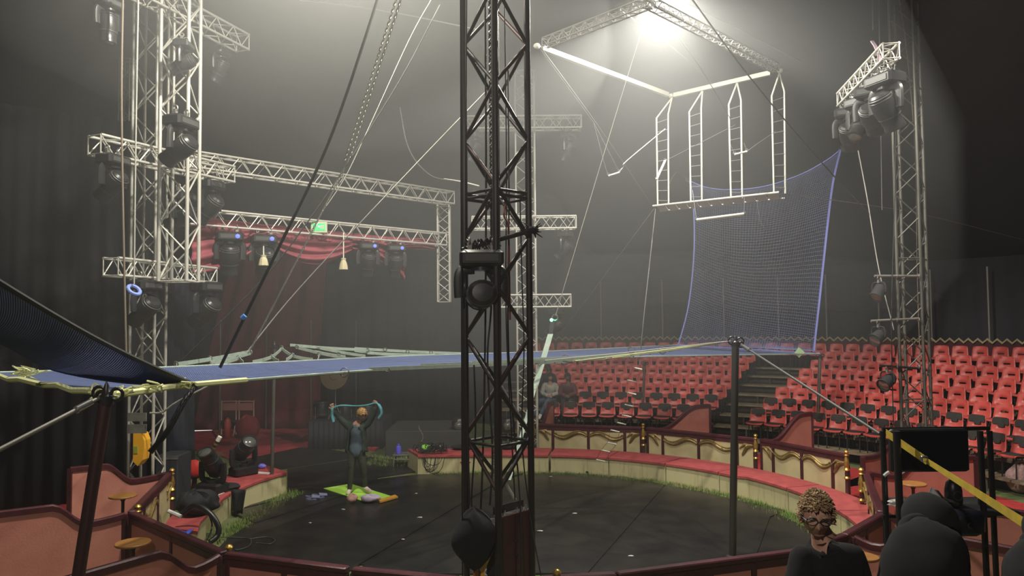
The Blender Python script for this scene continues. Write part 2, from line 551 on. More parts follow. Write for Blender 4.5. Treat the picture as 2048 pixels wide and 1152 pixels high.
# navy drape by the stage door; black one added to darken the side
def drape(name, label, cat, p, q, z0, z1, m, amp=0.07, waves=14, thick=0.015, stru=False):
    p, q = Vector(p), Vector(q)
    d = (q - p); d.z = 0
    nrm = Vector((-d.y, d.x, 0)).normalized()
    b = MB()
    nu = int(waves * 8)
    b.grid(lambda u, v: p + d * u + nrm * (amp * sin(u * waves * 2 * pi + 0.6 * sin(3 * v)) + amp * 0.4 * sin(u * waves * 4.7)) * (1.15 - 0.3 * v) + Vector((0, 0, z0 + (z1 - z0) * v - p.z)), nu, 6)
    o = b.build(name, m, None, True, 80, thick=thick)
    return struct(o) if stru else tag(o, label, cat)
a_, b_ = G(300, 965, 0), P(390, 930, 17.0)
drape('navy_curtain', 'tall navy curtain beside the stage entrance, behind the truss tower', 'curtain', (X(312, 15.2), 15.2, 0), (X(390, 17.2), 17.2, 0), 0.02, 4.9, M_NAVY, 0.04, 7)
drape('navy_curtain', 'wide black curtain added to darken the side of the tent', 'curtain', (-13.5, 10.5, 0), (X(308, 15.0), 15.4, 0), 0.02, 7.6, mat('darkening_drape', (.010, .010, .013), .95), 0.05, 26)

# ground coverings, low slabs
def slab(name, label, pts, z0, z1, m, cat='carpet', stru=False, parent=None):
    poly = [Vector((p.x, p.y, z0)) for p in pts]
    o = MB().prism(poly, (0, 0, z1 - z0)).build(name, m, parent, False)
    if parent is not None:
        return o
    return struct(o) if stru else tag(o, label, cat)
mats = thing('stage_floor', 'black vinyl dance floor of joined sheets inside the ring', 'floor', (CX, CY, 0))
def ms(pts, z1=0.03):
    slab('floor_sheet', '', [G(x, y, 0) for x, y in pts], 0.004, z1, M_MAT, parent=mats)
slab('base_sheet', '', [ringp(4.85, a_, 0) for a_ in range(-20, 100, 8)] + [G(1480, 1160), G(420, 1120), G(560, 1005)], 0.003, 0.018, M_MAT, parent=mats)
ms([(1128, 938), (1155, 937), (1330, 972), (1175, 1150), (700, 1152), (1010, 962)], 0.030)
ms([(1334, 973), (1572, 1024), (1540, 1037), (1500, 1150), (1185, 1150)], 0.033)
ms([(1545, 1036), (1590, 1055), (1680, 1110), (1500, 1152)], 0.026)
ms([(1003, 962), (690, 1150), (420, 1120), (455, 1080), (500, 1052), (760, 960), (835, 952), (1060, 945)], 0.034)
ms([(455, 1026), (560, 1001), (600, 1008), (760, 965), (752, 955), (590, 985), (560, 995), (530, 1004)], 0.030)
ms([(462, 1028), (750, 962), (720, 985), (510, 1050)], 0.045)
ms([(575, 985), (830, 945), (832, 925), (738, 915), (575, 940)], 0.022)
ms([(465, 925), (600, 896), (660, 900), (735, 913), (575, 938), (500, 948)], 0.020)
slab('grass_patch', '', [G(0, 1013), G(135, 1000), G(130, 985), G(0, 990)], 0.001, 0.012, M_GRASS, stru=True)
# grass tufts along the kerb and the sheets' edges: uncountable
gb = MB()
rg = random.Random(3)
def tuft(p, s=1.0, n=7):
    for k in range(n):
        a = rg.random() * 6.28
        q = p + Vector((rg.gauss(0, 0.05), rg.gauss(0, 0.05), 0))
        l = Vector((cos(a) * 0.03, sin(a) * 0.03, (0.04 + 0.06 * rg.random()) * s))
        w = Vector((-sin(a), cos(a), 0)) * 0.006
        gb.add([q - w, q + w, q + l], [(0, 1, 2)])
for i in range(900):
    th = rg.uniform(-20, 95)
    tuft(ringp((5.05 - abs(rg.gauss(0, 0.13))) / (cos(rad(th)) if th < 0 else 1), th, 0.0))
for i in range(300):
    t_ = rg.random()
    base = lerp(G(575, 985), G(400, 1090), t_)
    tuft(base + Vector((rg.uniform(0.0, 0.35), 0, 0)), 1.1)
for i in range(250):
    tuft(G(rg.uniform(395, 440), rg.uniform(905, 975)), 1.2)
for i in range(200):
    tuft(G(rg.uniform(5, 130), rg.uniform(985, 1008)), 1.4)
for i in range(200):
    tuft(G(rg.uniform(735, 830), rg.uniform(912, 935)), 1.0)
gm = mat('grass_blades', (0.16, 0.28, 0.05), 0.9, 0, (0.28, 0.30, 0.12), 3)
tag(gb.build('grass_tufts', gm, None, False), 'short green grass blades showing along the foot of the ring kerb', 'grass', None, 'stuff')

# red carpets
slab('red_carpet', 'worn red carpet leading out through the stage entrance', [G(386, 900), G(386, 862), G(420, 850), G(650, 846), G(655, 870), G(622, 893), G(465, 922), G(440, 912)], 0.002, 0.018, M_CARPETD)
slab('stage_block', 'small red topped stage block near the drum riser', [G(648, 893), G(700, 878), G(790, 880), G(750, 903)], 0.004, 0.06, M_CARPETD, 'platform')
slab('red_carpet', 'red gangway carpet between the ring kerb and the side boxes', [G(340, 985), G(395, 965), G(430, 985), G(345, 1015)], 0.003, 0.02, M_CARPET)
slab('red_carpet', 'red carpet strip behind the near salmon boxes', [G(0, 1010), G(140, 1008), G(150, 1030), G(0, 1060)], 0.003, 0.02, M_CARPET)
ga = [ringp(5.85, a, 0) for a in range(66, 108, 3)] + [ringp(9.6, a, 0) for a in range(107, 58, -3)]
slab('red_carpet', 'bright red carpet filling the gangway opening between the boxes', ga, 0.003, 0.02, M_CARPET)
gb_ = [ringp(7.2, a, 0) for a in range(40, 66, 3)] + [ringp(9.4, a, 0) for a in range(64, 34, -3)]
slab('red_carpet', 'red carpet strip behind the gold decorated boxes, under the front chairs', gb_, 0.003, 0.02, M_CARPET)

# litter of small pale scraps on the black floor
for (px, py, s_, la) in ((1150, 1027, .05, 'white paper scrap on the black floor beyond the mast panel'), (1080, 1062, .06, 'long white paper scrap on the black floor beside the mast panel'), (840, 1035, .05, 'white scrap on the floor between the mast and the lime mat'),
                     (1262, 1112, .05, 'white scrap on the black floor nearest the near boxes'), (806, 1079, .035, 'tiny white scrap before the lime mat, nearest the mast base'), (832, 987, .035, 'tiny pale scrap on the floor between mat and mast'),
                     (686, 1019, .04, 'tiny white scrap on the floor below the lime mat'), (1101, 953, .04, 'tiny white scrap near the slit of the far kerb'), (620, 1046, .03, 'tiny white scrap on the black floor near the blue clogs')):
    c = G(px, py, 0.036)
    b = MB()
    k = 7
    b.prism([c + Vector((s_ * (0.7 + 0.4 * rg.random()) * cos(6.28 * i / k), 0.5 * s_ * (0.7 + .4 * rg.random()) * sin(6.28 * i / k), 0.002 * (i % 3))) for i in range(k)], (0, 0, 0.004))
    tag(b.build('paper_scrap', M_PAPER, None, False), la, 'litter')

# =================================================================== RING KERB
def kerb(label, inner, outer, h=0.43, seams=()):
    """inner/outer: matching lists of ground points"""
    c = inner[len(inner) // 2]
    t = thing('ring_kerb', label, 'kerb', (c.x, c.y, 0))
    n = len(inner)
    b = MB()
    rings = []
    for i in range(n):
        a, o = inner[i], outer[i]
        rings.append([(a.x, a.y, 0.0), (o.x, o.y, 0.0), (o.x, o.y, h - 0.05), (a.x, a.y, h - 0.05)])
    b.rings(rings)
    b.build('kerb_wall', M_CURB, t, True, 30)
    b = MB()
    rings = []
    for i in range(n):
        a, o = inner[i], outer[i]
        d = (a - o); d.z = 0; d = d.normalized() * 0.03
        rings.append([(a.x + d.x, a.y + d.y, h - 0.05), (o.x - d.x, o.y - d.y, h - 0.05), (o.x - d.x, o.y - d.y, h - 0.008), (o.x - d.x * .4, o.y - d.y * .4, h), (a.x + d.x * .4, a.y + d.y * .4, h), (a.x + d.x, a.y + d.y, h - 0.008)])
    b.rings(rings)
    b.build('kerb_cushion', M_CURBTOP, t, True, 30)
    return t
sec = [(-23.3, 9.0, 'far section of the ring kerb behind the mast, nearest the drum riser'), (9.6, 24.5, 'far section of the ring kerb beyond the mast, beside its open slit'), (24.7, 39.5, 'second section of the far ring kerb past the slit'),
       (39.7, 54.0, 'third section of the far ring kerb, near the grey net pole'), (54.2, 72.5, 'section of ring kerb curving below the gold box decorations'), (72.7, 90.5, 'section of ring kerb beside the man with glasses'), (90.7, 112, 'nearest visible section of the ring kerb, behind the man with glasses')]
for a0, a1, la in sec:
    k = 8
    fl_ = lambda a: 1 / cos(rad(a)) if a < 0 else 1.0
    inn = [ringp((5.05 + (0.12 if a > 60 else 0)) * fl_(a), a, 0) for a in [a0 + (a1 - a0) * i / k for i in range(k + 1)]]
    out = [ringp(5.85 * fl_(a), a, 0) for a in [a0 + (a1 - a0) * i / k for i in range(k + 1)]]
    kerb('cream ' + la if False else la, inn, out)
Z = 0.43
def GK(pts):
    return [Vector((p.x, p.y, 0)) for p in (G(x, y, Z) for x, y in pts)]
kerb('cream kerb section beside the stage entrance, with the farther moving head on it', GK([(573, 943), (552, 949), (520, 959), (477, 976)]), GK([(530, 930), (512, 934), (480, 941), (428, 960)]))
kerb('cream kerb section carrying the moving head with the round glass', GK([(462, 983), (448, 992), (430, 1010)]), GK([(405, 975), (392, 984), (370, 1000)]))
kerb('small kerb end nearest the salmon boxes, under the vacuum hose', GK([(412, 1028), (397, 1042), (392, 1062)]), GK([(352, 1026), (338, 1040), (330, 1056)]))

# =================================================================== BOXES
def finial(t, p, z0, z1, r=0.05):
    """turned gold and burgundy post with a ball on top"""
    h = z1 - z0
    MB().lathe([(r, 0), (r, h * .12), (r * .7, h * .14), (r * .62, h * .5), (r * .75, h * .56), (r * .6, h * .6)], (p.x, p.y, z0), 10).build('post_shaft', M_BURG, t)
    MB().lathe([(r * .62, h * .45), (r * 1.15, h * .48), (r * .7, h * .51)], (p.x, p.y, z0), 10).build('gold_ring', M_GOLD, t)
    MB().lathe([(r * .6, h * .6), (r * 1.2, h * .63), (r * .75, h * .67), (r * 1.05, h * .74), (r * .8, h * .82), (r * .5, h * .88), (r * .95, h * .90), (r * .5, h * .92), (r * .7, h * .94), (r * .95, h * .965), (r * .6, h * .99), (r * .1, h)], (p.x, p.y, z0), 12).build('gold_finial', M_GOLD, t)

def scroll(t, o, ax, nr, w, h, flip):
    """carved wavy gold scroll on a panel: origin o (upper inner corner), axis ax, outward nr"""
    up = Vector((0, 0, 1))
    b = MB()
    pts = []
    for i in range(21):
        u = i / 20
        pts.append(o + ax * (w * u) + up * (-0.10 * h - 0.10 * h * sin(u * 2 * pi * 1.0 + (0 if flip else pi)) - 0.06 * h) + nr * 0.02)
    b.tube(pts, [0.018 + 0.022 * sin(pi * i / 20) for i in range(21)], 6)
    b.tube([p + up * 0.045 for p in pts], [0.006 + 0.016 * sin(pi * i / 20) for i in range(21)], 5)
    for u in (0.03, 0.97):
        c = o + ax * (w * u) + up * (-0.15 * h) + nr * 0.02
        sp = [c + (ax * cos(a * .8) + up * sin(a * .8)) * (0.055 - 0.006 * a) for a in [k * 0.9 for k in range(9)]]
        b.tube(sp, 0.012, 5)
    for k in range(4):
        c = pts[3 + 4 * k]
        b.ball(c + up * 0.02, 0.03, 6, (1, 1, .7))
    b.build('gold_scroll', M_OLDGOLD, t, True, 60)

def leaf(t, o, ax, nr, h):
    """fan of carved acanthus petals: o is the corner, ax points towards the middle of the panel"""
    up = Vector((0, 0, 1))
    b = MB()
    for k in range(5):
        a = rad(-5 - 18 * k)
        L = h * (0.34 - 0.02 * k)
        pts = []
        for i in range(7):
            u = i / 6
            ang = a - 0.9 * u
            pts.append(o + ax * (L * u * cos(a) + 0.03 * k) + up * (L * u * u * sin(ang) - 0.02) + nr * (0.018 + 0.01 * sin(pi * u)))
        b.tube(pts, [0.014 + 0.026 * sin(pi * min(1, i / 6 + .1)) for i in range(7)], 5)
    b.tube([o + ax * 0.02 + up * -0.02 + nr * .02, o + ax * h * .25 + up * .0 + nr * .03, o + ax * h * 0.42 + up * -0.10 + nr * .02], [0.02, 0.03, 0.012], 6)
    b.build('gold_leaf', M_OLDGOLD, t, True, 60)

def box_front(label, p, q, z0=0.05, z1=0.86, orn=True, stiles=(0.0, 0.16, 0.5, 0.84, 1.0), out=None, rail=0.07, slope=None):
    """Front wall of a spectators' box: burgundy frame, cream panels facing the ring, salmon inside."""
    p, q = Vector(p), Vector(q)
    p.z = q.z = 0
    ax = (q - p)
    L = ax.length
    ax = ax / L
    nr = Vector((ax.y, -ax.x, 0))
    c = Vector(out) if out is not None else Vector((CX, CY, 0))
    if nr.dot(c - p) < 0:
        nr = -nr
    mid = (p + q) / 2
    t = thing('loge_barrier', label, 'box partition', (mid.x, mid.y, 0))
    fr = Matrix(((ax.x, nr.x, 0, p.x), (ax.y, nr.y, 0, p.y), (0, 0, 1, 0), (0, 0, 0, 1)))
    MB().cbox((0, -0.045, z1 - 0.03), (L, 0.055, z1 + 0.035), 0.012, fr).build('top_rail', M_BURG, t, True, 30)
    MB().box((0, -0.03, z1 - 0.11), (L, 0.035, z1 - 0.035), fr).build('upper_rail', M_BURG, t)
    MB().cbox((0, -0.035, z0), (L, 0.045, z0 + 0.10), 0.008, fr).build('bottom_rail', M_BURG, t, True, 30)
    for s_ in stiles:
        c0 = min(max(s_ * L, 0.03), L - 0.03)
        MB().cbox((c0 - 0.03, -0.035, z0 + 0.09), (c0 + 0.03, 0.042, z1 - 0.04), 0.006, fr).build('stile', M_BURG, t, True, 30)
    for i in range(len(stiles) - 1):
        x0, x1 = stiles[i] * L + 0.035, stiles[i + 1] * L - 0.035
        MB().cbox((x0, 0.004, z0 + 0.09), (x1, 0.02, z1 - 0.09), 0.004, fr).build('cream_panel', M_CREAM, t, True, 30)
        MB().cbox((x0, -0.02, z0 + 0.09), (x1, -0.004, z1 - 0.09), 0.004, fr).build('salmon_panel', M_PINK, t, True, 30)
        if orn:
            h = z1 - z0 - 0.15
            o0 = p + ax * x0 + nr * 0.012 + Vector((0, 0, z1 - 0.12))
            o1 = p + ax * x1 + nr * 0.012 + Vector((0, 0, z1 - 0.12))
            if i == 0:
                leaf(t, o0 + ax * 0.03, ax, nr, h * 1.1)
            elif i == len(stiles) - 2:
                leaf(t, o1 - ax * 0.03, -ax, nr, h * 1.1)
            else:
                scroll(t, o0, ax, nr, (x1 - x0), h, i % 2 == 1)
    return t, nr

def divider(label, p, q, zl=0.86, zh=1.14, z0=0.05, k=(0.28, 0.55), m=M_PINK):
    """Radial wall between two boxes: low at p (ring side), rising in an S to q."""
    p, q = Vector(p), Vector(q)
    p.z = q.z = 0
    ax = q - p
    L = ax.length
    ax = ax / L
    nr = Vector((ax.y, -ax.x, 0))
    t = thing('box_divider', label, 'box partition', ((p + q) / 2))
    prof = []
    N = 24
    for i in range(N + 1):
        u = i / N
        if u < k[0]:
            z = zl - 0.05 * sin(pi * u / k[0] * 0.5)
        elif u < k[1]:
            s_ = (u - k[0]) / (k[1] - k[0])
            z = (zl - 0.05) + (zh - zl + 0.05) * (0.5 - 0.5 * cos(pi * s_))
        else:
            z = zh - 0.01 * (u - k[1])
        prof.append((u * L, z))
    poly = [p + ax * x_ + Vector((0, 0, z_ - 0.02)) + nr * 0.018 for x_, z_ in prof] + [q + Vector((0, 0, z0)) + nr * 0.018, p + Vector((0, 0, z0)) + nr * 0.018]
    b = MB()
    n = len(prof)
    rings = []
    for x_, z_ in prof:
        c = p + ax * x_
        rings.append([c + nr * .018 + Vector((0, 0, z0)), c - nr * .018 + Vector((0, 0, z0)), c - nr * .018 + Vector((0, 0, z_)), c + nr * .018 + Vector((0, 0, z_))])
    b.rings(rings)
    b.build('salmon_panel', m, t, True, 30)
    b = MB()
    rings = []
    for x_, z_ in prof:
        c = p + ax * x_
        rings.append([c + nr * .04 + Vector((0, 0, z_ - .05)), c - nr * .04 + Vector((0, 0, z_ - .05)), c - nr * .04 + Vector((0, 0, z_ + .015)), c - nr * .02 + Vector((0, 0, z_ + .03)), c + nr * .02 + Vector((0, 0, z_ + .03)), c + nr * .04 + Vector((0, 0, z_ + .015))])
    b.rings(rings)
    b.build('wavy_top_rail', M_BURG, t, True, 30)
    b = MB()
    rings = []
    for x_, z_ in (prof[0], prof[-1]):
        c = p + ax * x_
        rings.append([c + nr * .03 + Vector((0, 0, z0)), c - nr * .03 + Vector((0, 0, z0)), c - nr * .03 + Vector((0, 0, z0 + .09)), c + nr * .03 + Vector((0, 0, z0 + .09))])
    b.rings(rings)
    b.build('bottom_rail', M_BURG, t, True, 30)
    for (x_, z_) in (prof[0], prof[-1]):
        c = p + ax * x_
        MB().box((c.x - .035, c.y - .035, z0), (c.x + .035, c.y + .035, z_)).build('end_post', M_BURG, t)
    return t

def post(label, p, z1=1.0):
    t = thing('box_post', label, 'post', (p.x, p.y, 0), 0, 'turned posts of the boxes')
    finial(t, p, 0.0, z1)

def table(label, p, r=0.2, z=0.78, tilt=0):
    t = thing('box_table', label, 'table', (p.x, p.y, 0), 0, 'small round box tables')
    MB().lathe([(r * .96, -.03), (r, -.022), (r, -.006), (r * .97, 0), (0.01, 0.001)], (p.x, p.y, z), 24).build('table_top', M_TABLE, t)
    MB().lathe([(0.025, 0.03), (0.022, z * .5), (0.025, z - .1), (0.06, z - .035), (0.06, z - .028)], (p.x, p.y, 0), 10).build('pedestal', M_BURG, t)
    MB().lathe([(0.16, 0.0), (0.16, 0.015), (0.03, 0.04)], (p.x, p.y, 0), 14).build('base', M_BURG, t)

# far boxes behind the kerb
R_ = 6.7
b0, b1, b2, b3 = ringp(R_, 4.5), ringp(R_, 28), ringp(R_, 52), ringp(R_, 71.5)
def inset(a, b, e=0.06):
    d = (b - a).normalized() * e
    return a + d, b - d
for a, b, la in ((b0, b1, 'cream box front with gold scrolls beyond the far kerb, closest to the mast'), (b1, b2, 'cream box front with gold scrolls behind the far kerb, between two turned posts'), (b2, b3, 'cream box front with gold scrolls before the gangway opening')):
    a_, c_ = inset(a, b)
    box_front(la, a_, c_)
for p, la in ((ringp(6.58, 4.3), 'turned burgundy and gold post at the mast end of the far boxes'), (ringp(6.58, 28), 'turned post with gold finial between the first two far boxes'),
              (ringp(6.58, 52), 'turned post with gold finial where the second far box meets the third'), (ringp(6.55, 71.8), 'turned post with gold finial at the gangway opening, kerb side')):
    post(la, p, 1.0)
def radial(p, L, c=(CX, CY)):
    d = Vector((p.x - c[0], p.y - c[1], 0)).normalized()
    return p + d * L
divider('small salmon wing wall with S curved rail at the mast end of the boxes', ringp(6.9, 5.5), ringp(8.3, 7.5), 0.86, 1.25, k=(0.1, 0.8))
divider('salmon wing wall with S curved rail between the first two far boxes', ringp(6.85, 29), ringp(8.4, 36), 0.86, 1.30, k=(0.15, 0.8))
divider('dark salmon wing wall with S curved rail behind the second gold post', ringp(6.85, 52.5), ringp(8.5, 53.2), 0.86, 1.30, k=(0.15, 0.8))
divider('plain salmon wing wall along the gangway opening', ringp(6.85, 72.5), ringp(8.8, 66.5), 0.86, 0.92, k=(0.3, 0.7))
table('round wooden table top showing above the far boxes beside the mast end', G(1113, 850, 0.80), 0.25)
table('round wooden table near the grey pole behind the far boxes', G(1625, 902, 0.78), 0.2)
table('small round wooden table behind the first gold post of the far boxes', G(1340, 862, 0.78), 0.2)

# side boxes at the far side of the gangway
K1, K2, K3, K4 = G(1732, 946, .9), G(1765, 1030, .9), G(1690, 1073, .9), G(1588, 1106, .9)
K5, K6 = G(1235, 1152, .9), G(1085, 1160, .9)
for v in (K1, K2, K3, K4, K5, K6):
    v.z = 0
box_front('box front with bright gold carving seen edge on beside the equipment stand', K1, K2 + (K1 - K2) * .03, z1=.9, stiles=(0, .3, .7, 1))
box_front('short burgundy railed box wall rising behind the seated man with glasses', K2, K3, z1=.9, orn=False, stiles=(0, .5, 1))
box_front('box wall running behind the shoulders of the man with glasses', K3, K4, z1=.9, orn=False, stiles=(0, .5, 1))
box_front('near burgundy rail box wall between the mast and the man with glasses', K4, K5, z1=.9, orn=False, stiles=(0, .25, .5, .75, 1))
box_front('near box wall just beside the mast panel', K5 + (K6 - K5) * .02, K6, z1=.9, orn=False, stiles=(0, .5, 1))
post('turned post with gold finial at the gangway opening, equipment stand side', G(1722, 935, 1.02), 1.02)
divider('salmon wing wall with S curved rail behind the small table and the black screen', K1 + Vector((.08, 0, 0)), P(1950, 938, 12.4), 0.9, 1.15, k=(0.25, 0.5))
divider('dim salmon wing wall below the equipment stand table', K2 + Vector((.08, .02, 0)), P(2090, 1020, 8.9), 0.9, 1.12, k=(0.1, 0.3))
divider('dark salmon wall behind the hooded person', K3 + Vector((.1, -.05, 0)), Vector((5.6, 7.2, 0)), 0.9, 1.1, k=(0.1, 0.35))
table('round wooden table below the black screen, beside the gold carving', G(1826, 966, .80), 0.2, 0.80)
table('round wooden table half hidden by the shoulder of the man with glasses', G(1728, 1112, .80), 0.16, 0.80)

# near boxes, salmon side towards us
J0, J1, J2 = G(449, 1110, .9), G(261, 1028, .9), G(340, 947, .9)
Jm, Jn = G(700, 1141, .9), G(925, 1162, .9)
for v in (J0, J1, J2, Jm, Jn):
    v.z = 0
box_front('salmon box wall slanting up from the near corner post to the round table', *inset(J0, J1, .03), z1=.9, orn=False, stiles=(0, .5, 1))
box_front('cream box front with gold carving beside the vacuum hose', *inset(J1, J2, .03), z1=.9, stiles=(0, .25, .6, 1))
box_front('low salmon box wall along the bottom edge, next to the near corner post', *inset(J0, Jm, .03), z1=.9, orn=False, stiles=(0, .5, 1))
box_front('low salmon box wall along the bottom edge, reaching to the mast foot', *inset(Jm, Jn, .03), z1=.9, orn=False, stiles=(0, .5, 1))
divider('salmon wing wall with wavy burgundy rail at the very bottom, nearest us', J0 + Vector((-.05, -.05, 0)), P(-60, 1155, 6.35), 0.9, 1.12, k=(0.12, 0.30))
divider('long salmon wing wall with wavy rail behind the leaning brown net pole', J1 + Vector((-.07, -.02, 0)), P(-120, 1022, 9.1), 0.9, 1.12, k=(0.22, 0.42))
divider('salmon wing wall with S curved rail behind the farther round table', J2 + Vector((-.07, 0, 0)), P(141, 925, 12.1), 0.9, 1.14, k=(0.35, 0.65))
table('round wooden table against the farther salmon wing wall', G(246, 990, .80), 0.205, 0.80)
table('round wooden table just beyond the bottom wing wall, closest to us', G(266, 1084, .80), 0.205, 0.80)
post('gold finial post at the far corner of the side box, by the vacuum hose', G(344, 936, 1.0), 1.0)
post('gold finial post behind the salmon corner near the farther round table', G(276, 1008, .99), .99)
post('gold ball finial post just behind the near corner of the burgundy rail', G(458, 1088, .97), .97)
post('gold finial post beside the foot of the mast', G(955, 1116, .99), .99)
post('single gold ball finial standing clear beyond the mast panel', G(1114, 1138, 1.0), 1.0)
post('gold knob post behind the black cloth heap on the kerb end', G(388, 978, .62), .62)

# =================================================================== SEATING
SX, SY = 0.2, 11.2
tiers = thing('seating_stand', 'stepped wooden grandstand on dark posts under the red chairs', 'grandstand', (SX, SY, 0))
NT = 8
def trow(i):
    return 10.25 + 0.75 * i, 0.31 + 0.22 * i
for i in range(NT):
    r, z = trow(i)
    for (a0, a1, m) in ((-3, 3.4, M_WOOD), (3.6, 16.4, M_WOOD), (16.6, 29.5, M_WOOD), (29.7, 36.2, M_WOOD), (36.4, 53.5, M_WOOD), (53.7, 71.0, M_WOOD), (71.2, 80, M_WOOD), (80.2, 98, M_WOOD)):
        b = MB()
        k = max(2, int((a1 - a0) / 2.5))
        rg_ = []
        for j in range(k + 1):
            a = a0 + (a1 - a0) * j / k
            p0, p1 = ringp(r - 0.33, a, 0, SR), ringp(r + 0.17, a, 0, SR)
            rg_.append([(p0.x, p0.y, z - .045), (p1.x, p1.y, z - .045), (p1.x, p1.y, z), (p0.x, p0.y, z)])
        b.rings(rg_)
        b.build('deck_board', m, tiers, True, 30)
        if i == 0:
            p = ringp(r - 0.38, (a0 + a1) / 2, 0, SR)
    for a in range(-2, 98, 7):
        p = ringp(r - 0.28, a + (i % 2) * 1.5, 0, SR)
        bar('post', tiers, (p.x, p.y, 0), (p.x, p.y, z - .045), 0.03, M_ALUD if i < 2 else M_WOODD, 6)
# black sheet standing in for the dark under the open stand
struct(cyl_wall('wall_shade_base', SR, 10.35, -3, 98, 0, 0.26, M_BLACKM, 0.0, 2))
for i in range(1, NT):
    r, z = trow(i)
    b = MB()
    b.grid(lambda u, v: ringp(r - 0.16, -3 + 101 * u, z - .26 + .2 * v, SR), 44, 1)
    struct(b.build('wall_shade_riser', M_WOODD, None, True, 40, thick=.012))  # dark sheet filling the open gap below each board, in place of shade

# chair built once at the origin: sitter faces -Y (towards the ring), seat centre over the origin
def chair_shell():
    b = MB()
    prof = [(-.235, .40), (-.225, .43), (-.19, .440), (-.08, .425), (.05, .415), (.14, .425), (.185, .46), (.205, .53), (.215, .575), (.22, .615), (.232, .70), (.245, .765), (.252, .79)]
    NU = 10
    def w(j):
        return [.20, .215, .22, .222, .222, .222, .22, .215, .21, .205, .20, .185, .14][j]
    vs, fs = [], []
    for j, (y, z) in enumerate(prof):
        for i in range(NU + 1):
            u = i / NU * 2 - 1
            x = w(j) * u
            zz = z + (0.018 * u * u if j < 6 else 0) - (0.012 * abs(u) ** 3 if j == len(prof) - 1 else 0)
            yy = y - (0.04 * u * u if j > 5 else 0)
            vs.append((x, yy, zz))
    for j in range(len(prof) - 1):
        for i in range(NU):
            if j == 8 and 3 <= i <= 6:
                continue
            fs.append((j * (NU + 1) + i, j * (NU + 1) + i + 1, (j + 1) * (NU + 1) + i + 1, (j + 1) * (NU + 1) + i))
    b.add(vs, fs)
    return b
def bake_obj(o):
    dg = bpy.context.evaluated_depsgraph_get()
    me = bpy.data.meshes.new_from_object(o.evaluated_get(dg))
    o.modifiers.clear()
    o.data = me
    return o
def make_chair(padded):
    t = thing('stand_chair', '', 'chair')
    s_ = chair_shell().build('seat_shell', M_SEAT, t, True, 60, thick=.012)
    bake_obj(s_)
    b = MB()
    for x in (-.15, .15):
        b.tube([(x, -.16, 0.0), (x, -.15, .405)], .014, 6)
        b.tube([(x, .16, 0.0), (x, .13, .405)], .014, 6)
        b.tube([(x, -.17, .40), (x, .16, .41)], .014, 6)
    b.tube([(-.15, 0, .40), (.15, 0, .40)], .014, 6)
    b.build('steel_frame', M_BLACKM, t)
    if padded:
        b = MB()
        pr = [(-.18, .745), (-.17, .77), (-.12, .785), (.12, .785), (.17, .77), (.18, .745), (.185, .655), (.165, .64), (.075, .65), (.07, .60), (.06, .585), (-.06, .585), (-.07, .60), (-.075, .64), (-.165, .64), (-.185, .655)]
        def yb(x, z):
            return .222 + (z - .62) * .19 - 1.0 * x * x
        b.rings([[(x, yb(x, z) - .008, z) for x, z in pr], [(x * .97, yb(x, z) - .032, z * 1.0) for x, z in pr]])
        b.build('back_pad', M_PAD, t, True, 50)
        MB().cbox((-.18, -.19, .432), (.18, .10, .462), .012).build('seat_pad', M_PAD, t, True, 50)
    return t
protos = [make_chair(True), make_chair(False)]
ptrees = [tree(p) for p in protos]
used = [False, False]
ORD = ['first', 'second', 'third', 'fourth', 'fifth', 'sixth', 'seventh', 'eighth', 'ninth', 'tenth', 'eleventh', 'twelfth', 'thirteenth', 'fourteenth', 'fifteenth', 'sixteenth', 'seventeenth', 'eighteenth', 'nineteenth', 'twentieth']
ROWN = ['front', 'second', 'third', 'fourth', 'fifth', 'sixth', 'seventh', 'top']
rc = random.Random(11)
CH = {}
for i in range(NT):
    r, z = trow(i)
    blocks = []
    e = i * 0.35
    step = math.degrees(0.50 / r)
    if i < 7:
        blocks = [(5.2 - .45 * i, 28.6 + .25 * i, 'block beside the mast', 1), (36.8 + .45 * i, 70.3 + .2 * i, 'block past the aisle', 1), (76.5, 96 - 1.0 * i, 'last block at the picture edge', 1)]
    else:
        blocks = [(2.2, 34, 'block beside the mast', 1), (34.0 + step, 72, 'block past the aisle', 1), (76, 90, 'last block at the picture edge', 1)]
    if i == 0:
        blocks[2] = (78.5, 92, 'last block at the picture edge', 1)
    for a0, a1, bn, _ in blocks:
        n = max(1, int(round((a1 - a0) / step)))
        if bn.startswith('last'):
            n = min(n, 5)
        for k in range(n + 1):
            a = a0 + (a1 - a0) * k / n if not bn.startswith('last') else a0 + step * k
            p = ringp(r, a, z, SR)
            # outside the frame? leave out
            if p.x / p.y * F + 1024 > 2110:
                continue
            kind = 0 if i < 2 else 1
            la = ('red chair with black pads' if kind == 0 else 'plain red plastic chair') + ', %s row, %s chair of the %s' % (ROWN[i], ORD[min(k, 19)], bn)
            rz = -rad(a) + rad(rc.uniform(-4, 4))
            if not used[kind]:
                used[kind] = True
                o = protos[kind]
                o.location = p
                o.rotation_euler = (0, 0, rz)
                o['label'] = la
            else:
                o = copy_tree(protos[kind], p, rz, la, None, None, ptrees[kind])
            o['group'] = 'padded red chairs of the two front rows' if kind == 0 else 'plain red chairs of the grandstand'
            CH[(bn[:5], i, k)] = o

